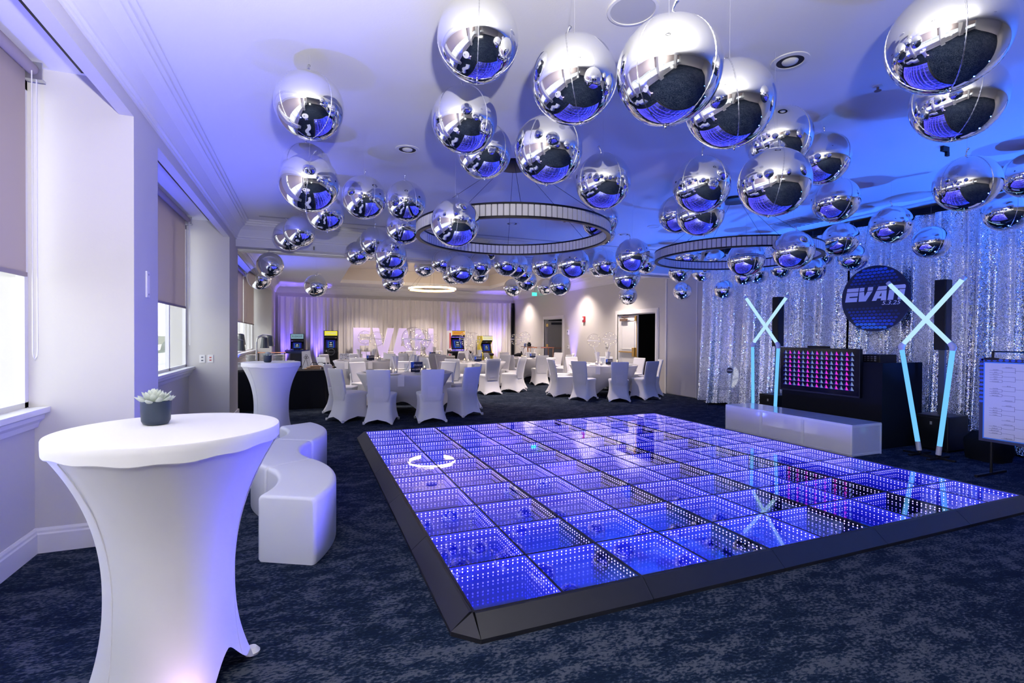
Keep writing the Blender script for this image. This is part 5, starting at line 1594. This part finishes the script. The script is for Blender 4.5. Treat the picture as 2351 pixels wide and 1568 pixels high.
# ------------------------------------------------------------------ arcade cabinets
def arcade(label, x0, x1, H, side, marq, marq_text, tcol, deckw, deckz, rz=0.0, kind='stick', tilt=0.18, low='black'):
    w = (x1 - x0) / 2
    t = thing('arcade_cabinet', label, 'arcade machine', ((x0 + x1) / 2, 20.28, 0), rz, 'arcade cabinets before the white drapes')
    prof = [(0.0, 0.0), (0.0, deckz - 0.10), (-0.10, deckz - 0.06), (-0.10, deckz), (0.06, deckz + 0.06), (0.20, H - 0.40), (0.06, H - 0.22), (0.0, H - 0.20), (0.02, H), (0.52, H), (0.52, 0.0)]
    for s in (-1, 1):
        bm = bmesh.new()
        prism(bm, prof, 'x', s * w - (0.02 if s > 0 else 0), s * w + (0.02 if s < 0 else 0))
        finish('side_panel', bm, side, t)
    mq = finish('marquee', BX(-w + 0.02, w - 0.02, 0.02, 0.03, H - 0.185, H - 0.015), marq, t)
    if marq_text:
        text('marquee_lettering', marq_text, 0.10, tcol, mq, (0, 0.0185, H - 0.10), FACE_NEGY, 0.0006, sx=(w * 1.6) / (0.062 * max(4, len(marq_text))) )
    finish('roof', BX(-w + 0.02, w - 0.02, 0.02, 0.5, H - 0.015, H - 0.003), 'black', t)
    finish('speaker_panel', BX(-w + 0.02, w - 0.02, 0.05, 0.14, H - 0.26, H - 0.19), 'black', t)
    # tilted screen
    bm = bmesh.new()
    z0, z1, y0, y1 = deckz + 0.08, H - 0.28, 0.07, 0.20
    f = quad(bm, ((-w + 0.02, y0, z0), (w - 0.02, y0, z0), (w - 0.02, y1, z1), (-w + 0.02, y1, z1)))
    bez = finish('screen_bezel', bm, 'black', t)
    def on(u, v, d):   # a point on the tilted glass
        return (u * (w - 0.06), y0 + (y1 - y0) * v - d, z0 + (z1 - z0) * v)
    def patch(name, m, u0, u1, v0, v1, d):
        bm = bmesh.new(); quad(bm, (on(u0, v0, d), on(u1, v0, d), on(u1, v1, d), on(u0, v1, d)))
        return finish(name, bm, m, bez)
    patch('screen', 'scrblue', -0.85, 0.85, 0.10, 0.82, 0.004)
    patch('screen_glow', 'scrsky', -0.55, 0.55, 0.16, 0.70, 0.006)
    patch('screen_shade', 'scrdark', -0.40, 0.42, 0.20, 0.68, 0.008)
    for (v0, v1, uu) in ((0.55, 0.62, 0.20), (0.40, 0.46, 0.26), (0.28, 0.31, 0.30)):
        patch('screen_caption', 'scrwhite', -uu, uu, v0, v1, 0.010)
    dw = deckw / 2
    bm = bmesh.new()
    prism(bm, [(-0.22 if dw > w + .02 else -0.12, deckz - 0.075), (-0.22 if dw > w + .02 else -0.12, deckz - 0.005), (0.07, deckz + 0.05), (0.07, deckz - 0.075)], 'x', -dw, dw)
    deck = finish('control_deck', bm, 'blue3' if kind == 'blue' else 'black', t)
    finish('front_panel', BX(-w + 0.02, w - 0.02, 0.01, 0.03, 0.05, deckz - 0.075), low, t)
    if kind == 'wheel':
        bm = bmesh.new(); tube(bm, [(0.12 * math.cos(a), -0.125 - 0.02 * math.sin(a), deckz - 0.0 + 0.12 * math.sin(a)) for a in [2 * PI * i / 24 for i in range(24)]], 0.016, 8, 0, True)
        box(bm, -0.11, 0.11, -0.13, -0.115, deckz - 0.015, deckz + 0.02); finish('steering_wheel', bm, 'shade', t)
        finish('dash_panel', BX(-w + 0.02, w - 0.02, -0.095, -0.08, deckz - 0.15, deckz + 0.16), 'black', t)
        for (u, v) in ((-0.17, 0.06), (-0.17, 0.02), (-0.16, -0.10), (0.17, -0.02), (0.17, -0.06)):
            finish('dash_button', BX(u - 0.02, u + 0.02, -0.10, -0.095, deckz + v - 0.012, deckz + v + 0.012), 'steel', t)
    else:
        n = 4 if dw > w + 0.02 else 1
        for k in range(n):
            u = -dw + 2 * dw * (k + 0.35) / n
            bm = bmesh.new(); tube(bm, [(u, -0.06, deckz), (u, -0.06, deckz + 0.06)], 0.006, 6); bmesh.ops.create_icosphere(bm, subdivisions=2, radius=0.018, matrix=Matrix.Translation((u, -0.06, deckz + 0.07)))
            finish('joystick', bm, ['redprint', 'skyblue', 'black', 'redprint'][k], deck)
            for q in range(3):
                bm = bmesh.new(); lathe(bm, [(0.014, 0), (0.014, 0.012)], 10, u + 0.05 + 0.035 * q, -0.07); o = finish('button', bm, ['redprint', 'white', 'skyblue'][q], deck, (0, 0, deckz + 0.005))
    return t
arcade('arcade cabinet with wide blue control deck, nearest the left window', -0.59, -0.12, 1.52, 'navy', 'marqblue', 'X-LEAGUE', 'navy', 0.82, 0.87, kind='blue', low='navy')
arcade('black driving arcade cabinet with steering wheel and yellow marquee', 0.58, 1.08, 1.645, 'black', 'marqlit', 'SUPER RACER', 'scrwhite', 0.46, 0.84, kind='wheel')
a3 = arcade('arcade cabinet with orange marquee and red and white sides', 5.55, 6.19, 1.69, 'white', 'marqorange', 'ARENA JAM', 'redprint', 0.98, 0.82, rz=0.14, low='black')
a4 = arcade('yellow arcade cabinet with cream marquee, rightmost before the white drapes', 6.90, 7.40, 1.48, 'yellow', 'marqcream', 'PAC-MAN', 'marqlit', 0.46, 0.72, rz=0.12, low='yellow')
for (z0, z1, y0, y1, m_) in ((0.95, 1.60, 0.05, 0.25, 'redprint'), (0.30, 0.70, 0.05, 0.30, 'redprint'), (0.1, 0.9, 0.34, 0.48, 'ink')):
    finish('side_print', BX(-0.3215, -0.320, y0 + 0.04, y1, z0, z1), m_, a3)
for (z0, z1, m_) in ((0.50, 0.85, 'blueprint'), (0.35, 0.48, 'redprint')):
    finish('side_print', BX(-0.2515, -0.250, 0.04, 0.22, z0, z1), m_, a4)
for s in (-1, 1):
    finish('edge_trim', BX(s * 0.25 - 0.006, s * 0.25 + 0.006, -0.108, -0.10, 0.66, 0.72), 'redprint', a4)

# ------------------------------------------------------------------ buffet table with black cloth
BZ = 0.76
t = thing('buffet_table', 'long buffet table under a floor-length black cloth by the far window', 'table', (-0.55, 11.35, 0))
path = []
hx, hy, rc = 1.06, 0.58, 0.42
for i in range(160):
    u = i / 160
    a = 2 * PI * u
    c, s = math.cos(a), math.sin(a)
    e = 5.5
    path.append((math.copysign(abs(c) ** (2 / e), c) * hx, math.copysign(abs(s) ** (2 / e), s) * hy))
rings = []
rr = random.Random(5)
ph = [rr.uniform(0, 6) for _ in range(4)]
for k in range(12):
    v = k / 11
    ring = []
    for i, (x, y) in enumerate(path):
        w = 0.5 * math.sin(i * 0.55 + ph[0]) + 0.5 * math.sin(i * 0.31 + ph[1]) + 0.3 * math.sin(i * 1.1 + ph[2])
        g = 1 + (1 - v) ** 1.3 * (0.05 + 0.04 * w)
        ring.append((x * (1 + (g - 1) * 0.9), y * (1 + (g - 1) * 1.6), v * (BZ - 0.008) + 0.004))
    rings.append(ring)
rings.append([(x * 0.993, y * 0.99, BZ) for x, y in path])
bm = bmesh.new(); loft(bm, rings, True, False, True)
finish('tablecloth', bm, 'blackcloth', t, smooth=0.6)
finish('tabletop', BX(-0.95, 0.95, -0.5, 0.5, 0.72, 0.75), 'wood', t)
me_dp = mesh_of(lambda bm: lathe(bm, [(0.0, 0.0), (0.06, 0.0), (0.075, 0.006), (0.108, 0.015), (0.113, 0.018), (0.112, 0.020), (0.07, 0.010), (0.0, 0.008)], 28, cap0=False, cap1=False), 'plate', 'dinner_plate', 0.9)
for (px_, words, n) in ((-1.06, 'left', 15), (-0.79, 'middle', 15), (-0.55, 'right', 15)):
    y_ = 11.6 + (0.08 if words == 'middle' else 0)
    for k in range(n):
        o = use_mesh('dinner_plate', me_dp, None, (px_ + rnd.uniform(-.002, .002), y_ + rnd.uniform(-.002, .002), BZ + 0.001 + k * 0.0195), (0, 0, k))
        tag(o, 'white dinner plate in the %s stack on the buffet, %s' % (words, 'bottom one' if k == 0 else ('topmost' if k == n - 1 else NTH[k].split()[0] + ' from the bottom')), 'plate', '%s stack of dinner plates' % words)
def heat_lamp(label, x, y, heads):
    t = thing('heat_lamp', label, 'lamp', (x, y, BZ), 0, 'buffet heat lamps')
    bm = bmesh.new(); lathe(bm, [(0.09, 0.0), (0.09, 0.012), (0.02, 0.02)], 24); finish('base', bm, 'black', t)
    for (dx, dy, dz) in heads:
        bm = bmesh.new(); sgn = 1 if dx > 0 else -1
        px0 = 0.02 * sgn + (0.0)
        tube(bm, [(px0, dy * .3, 0.02), (px0, dy * .3, dz + 0.06)], 0.013, 8); finish('pole', bm, 'steel', t, smooth=0.8)
        bm = bmesh.new(); tube(bm, [(px0, dy * .3, dz + 0.05), (px0 + dx * .10, dy * .4, dz + 0.13), (px0 + dx * .4, dy * .6, dz + 0.17), (dx, dy, dz + 0.17)], 0.012, 8); arm = finish('arm', bm, 'steel', t, smooth=0.8)
        bm = bmesh.new(); lathe(bm, [(0.085, dz - 0.06), (0.055, dz + 0.15), (0.02, dz + 0.17)], 28, dx, dy, cap0=False); finish('lamp_shade', bm, 'shade', arm, smooth=0.8)
        bm = bmesh.new(); bmesh.ops.create_icosphere(bm, subdivisions=2, radius=0.04, matrix=Matrix.Translation((dx, dy, dz - 0.02))); finish('bulb', bm, 'bulb', arm)
heat_lamp('grey double-shade heat lamp on the buffet, right one with curved chrome arms', -0.97, 11.30, [(0.17, -0.03, 0.50), (0.25, 0.16, 0.535)])
heat_lamp('grey double-shade heat lamp on the buffet, left one before the window', -1.44, 11.42, [(0.20, 0.0, 0.44), (0.18, 0.22, 0.56)])
t = thing('menu_board', 'leaning white menu board on a thin wire easel on the buffet', 'board', (-0.02, 11.28, BZ), -0.25)
bm = bmesh.new()
prism(bm, [(0.0, 0.0), (0.008, 0.0), (0.118, 0.375), (0.11, 0.375)], 'x', -0.085, 0.085)
finish('board', bm, 'paper', t, rot=(0, -0.10, 0))
bm = bmesh.new()
for s in (-1, 1):
    tube(bm, [(0.0, -0.02, 0.24), (s * 0.07, -0.10, 0.002)], 0.004, 6)
for (u, v) in ((0, .28), (-.025, .24), (.025, .24)):
    tube(bm, [(u + 0.02 * math.cos(a), -0.01, v + 0.02 * math.sin(a)) for a in [2 * PI * i / 12 for i in range(12)]], 0.004, 5, 0, True)
finish('wire_easel', bm, 'blackmetal', t)
t = thing('display_riser', 'black wire riser of hexagon frames on the buffet', 'riser', (0.13, 11.45, BZ))
for k in range(3):
    bm = bmesh.new()
    tube(bm, [(-0.13 + 0.13 * k + 0.075 * math.cos(a), 0.0, 0.068 + 0.065 * math.sin(a)) for a in [2 * PI * i / 6 for i in range(6)]], 0.006, 6, 0, True)
    finish('hexagon', bm, 'blackmetal', t)
for (i, (x, y, z, w, d_)) in enumerate(((0.10, 11.12, BZ, 0.16, 0.10), (0.12, 11.13, BZ + 0.026, 0.13, 0.09), (0.16, 11.15, BZ + 0.052, 0.11, 0.08))):
    t = thing('serving_board', ['bottom', 'middle', 'top'][i] + ' pale wooden board of the small stack at the buffet front', 'board', (x, y, z + 0.001), 0.1 * i)
    finish('board', BX(-w, w, -d_, d_, 0, 0.022, 0.004), 'wood', t)
    finish('end_cap', BX(w - 0.012, w + 0.002, -d_ - 0.001, d_ + 0.001, 0, 0.023), 'paper', t)
for i, x in enumerate((0.33, 0.40)):
    t = thing('condiment_jar', ['left', 'right'][i] + ' glass jar with black lid on the wooden tray', 'jar', (x, 11.22, BZ + 0.05))
    bm = bmesh.new(); lathe(bm, [(0.026, 0), (0.028, 0.05), (0.022, 0.06)], 16); finish('glass', bm, 'steel', t, smooth=0.8)
    bm = bmesh.new(); lathe(bm, [(0.026, 0.06), (0.026, 0.078)], 16); finish('lid', bm, 'black', t)
t = thing('serving_tray', 'wooden tray with black end rails at the right end of the buffet', 'tray', (0.36, 11.22, BZ + 0.001))
finish('deck', BX(-0.15, 0.16, -0.09, 0.09, 0.03, 0.048), 'wood', t)
for x in (-0.15, 0.16):
    finish('end_rail', BX(x - 0.006, x + 0.006, -0.09, 0.09, 0.0, 0.085), 'black', t)
t = thing('carving_board', 'long thin copper-edged shelf standing behind the plate stacks', 'shelf', (-0.70, 11.78, BZ))
finish('shelf', BX(-0.27, 0.27, -0.05, 0.05, 0.325, 0.34), 'copper', t)
for x in (-0.25, 0.25):
    finish('leg', BX(x - 0.008, x + 0.008, -0.04, 0.04, 0, 0.325), 'black', t)
t = thing('napkin_tray', 'low silver tray of folded napkins right of the plate stacks', 'tray', (-0.32, 11.45, BZ))
finish('tray', BX(-0.09, 0.09, -0.07, 0.07, 0, 0.15, 0.01), 'steel', t)
finish('napkins', BX(-0.07, 0.07, -0.06, 0.06, 0.15, 0.17, 0.004), 'cloth', t)
t = thing('chafing_dish', 'silver chafing dish at the left end of the buffet', 'dish', (-1.22, 11.02, BZ))
finish('pan', BX(-0.20, 0.20, -0.10, 0.10, 0.02, 0.09, 0.01), 'steel', t)
bm = bmesh.new(); rings = [[(0.20 * c_ * math.copysign(abs(math.cos(a)) ** .5, math.cos(a)), 0.10 * c_ * math.copysign(abs(math.sin(a)) ** .5, math.sin(a)), z) for a in [2 * PI * i / 28 for i in range(28)]] for (c_, z) in ((1, .09), (.97, .12), (.8, .15), (.4, .165))]
loft(bm, rings, True, False, True); finish('lid', bm, 'steel', t, smooth=0.8)
for sx in (-1, 1):
    finish('foot', BX(sx * .17 - .01, sx * .17 + .01, -.08, .08, 0, .02), 'black', t)

# ------------------------------------------------------------------ copper bar cart by the far doorway
t = thing('bar_cart', 'copper pipe bar table by the far doorway', 'table', (8.05, 16.9, 0), 0.0)
for x in (-0.42, 0.42):
    for y in (-0.2, 0.2):
        bm = bmesh.new(); tube(bm, [(x, y, 0), (x, y, 1.03)], 0.016, 8); finish('leg', bm, 'copper', t, smooth=0.8)
finish('top', BX(-0.45, 0.45, -0.23, 0.23, 1.035, 1.075, 0.006), 'copper', t)
finish('white_inlay', BX(-0.25, -0.10, -0.235, -0.225, 1.04, 1.07), 'trim', t)
for z in (0.25,):
    finish('shelf', BX(-0.42, 0.42, -0.2, 0.2, z, z + 0.02), 'black', t)
t = thing('side_counter', 'small dark copper-legged shelf table left of the copper bar', 'table', (7.80, 17.55, 0))
finish('top', BX(-0.20, 0.20, -0.18, 0.18, 1.06, 1.085, 0.004), 'bronze', t)
for x in (-0.12, 0.0, 0.12):
    bm = bmesh.new(); tube(bm, [(x, 0.0, 0), (x, 0.0, 1.06)], 0.014, 8); finish('leg', bm, 'copper', t, smooth=0.8)
t = thing('bar_bucket', 'dark lidded canister on the small shelf table', 'canister', (7.87, 17.55, 1.086))
bm = bmesh.new(); lathe(bm, [(0.075, 0), (0.085, 0.10), (0.07, 0.105)], 20); finish('body', bm, 'shade', t, smooth=0.8)
bm = bmesh.new(); lathe(bm, [(0.055, 0.105), (0.05, 0.15), (0.02, 0.155)], 16); finish('lid', bm, 'black', t, smooth=0.8)
t = thing('blue_box', 'small blue box beside the dark canister', 'box', (7.71, 17.55, 1.086))
finish('box', BX(-0.035, 0.035, -0.04, 0.04, 0, 0.11, 0.004), 'blueprint', t)
finish('label', BX(-0.02, 0.02, -0.0415, -0.04, 0.02, 0.08), 'white', t)
t = thing('covered_cooler', 'low black cloth-covered crate before the small shelf table', 'crate', (7.25, 16.8, 0), 0.1)
bm = bmesh.new()
rings = []
for (s_, z) in ((1.08, 0.0), (1.03, 0.3), (1.0, 0.72), (0.92, 0.80), (0.5, 0.86)):
    rings.append([(0.30 * s_ * math.copysign(abs(math.cos(a)) ** .5, math.cos(a)) * (1 + .03 * math.sin(5 * a)), 0.18 * s_ * math.copysign(abs(math.sin(a)) ** .5, math.sin(a)) * (1 + .03 * math.cos(7 * a)), z) for a in [2 * PI * i / 36 for i in range(36)]])
loft(bm, rings, True, True, True); finish('cover', bm, 'blackcloth', t, smooth=0.7)
finish('handle', BX(-0.05, 0.05, -0.02, 0.02, 0.86, 0.92, 0.01), 'black', t)
t = thing('patterned_panel', 'small black and white patterned panel behind the far left table', 'panel', (1.12, 16.5, 0))
finish('panel', BX(-0.19, 0.19, -0.01, 0.01, 0.55, 0.90), 'paper', t)
rr = random.Random(2)
bm = bmesh.new()
for k in range(46):
    u, v, a = rr.uniform(-.165, .165), rr.uniform(.57, .88), rr.uniform(0, PI)
    c_, s_ = math.cos(a), math.sin(a)
    l_, w_ = rr.uniform(.015, .04), .006
    f = bm.faces.new([bm.verts.new((u + p * c_ - q * s_, -0.0115, v + (p * s_ + q * c_) * .6)) for p, q in ((-l_, -w_), (l_, -w_), (l_, w_), (-l_, w_))])
o = finish('scribble_print', bm, 'black', t); o['kind'] = 'stuff'
for x in (-0.15, 0.15):
    finish('leg', BX(x - 0.012, x + 0.012, -0.012, 0.012, 0, 0.55), 'black', t)
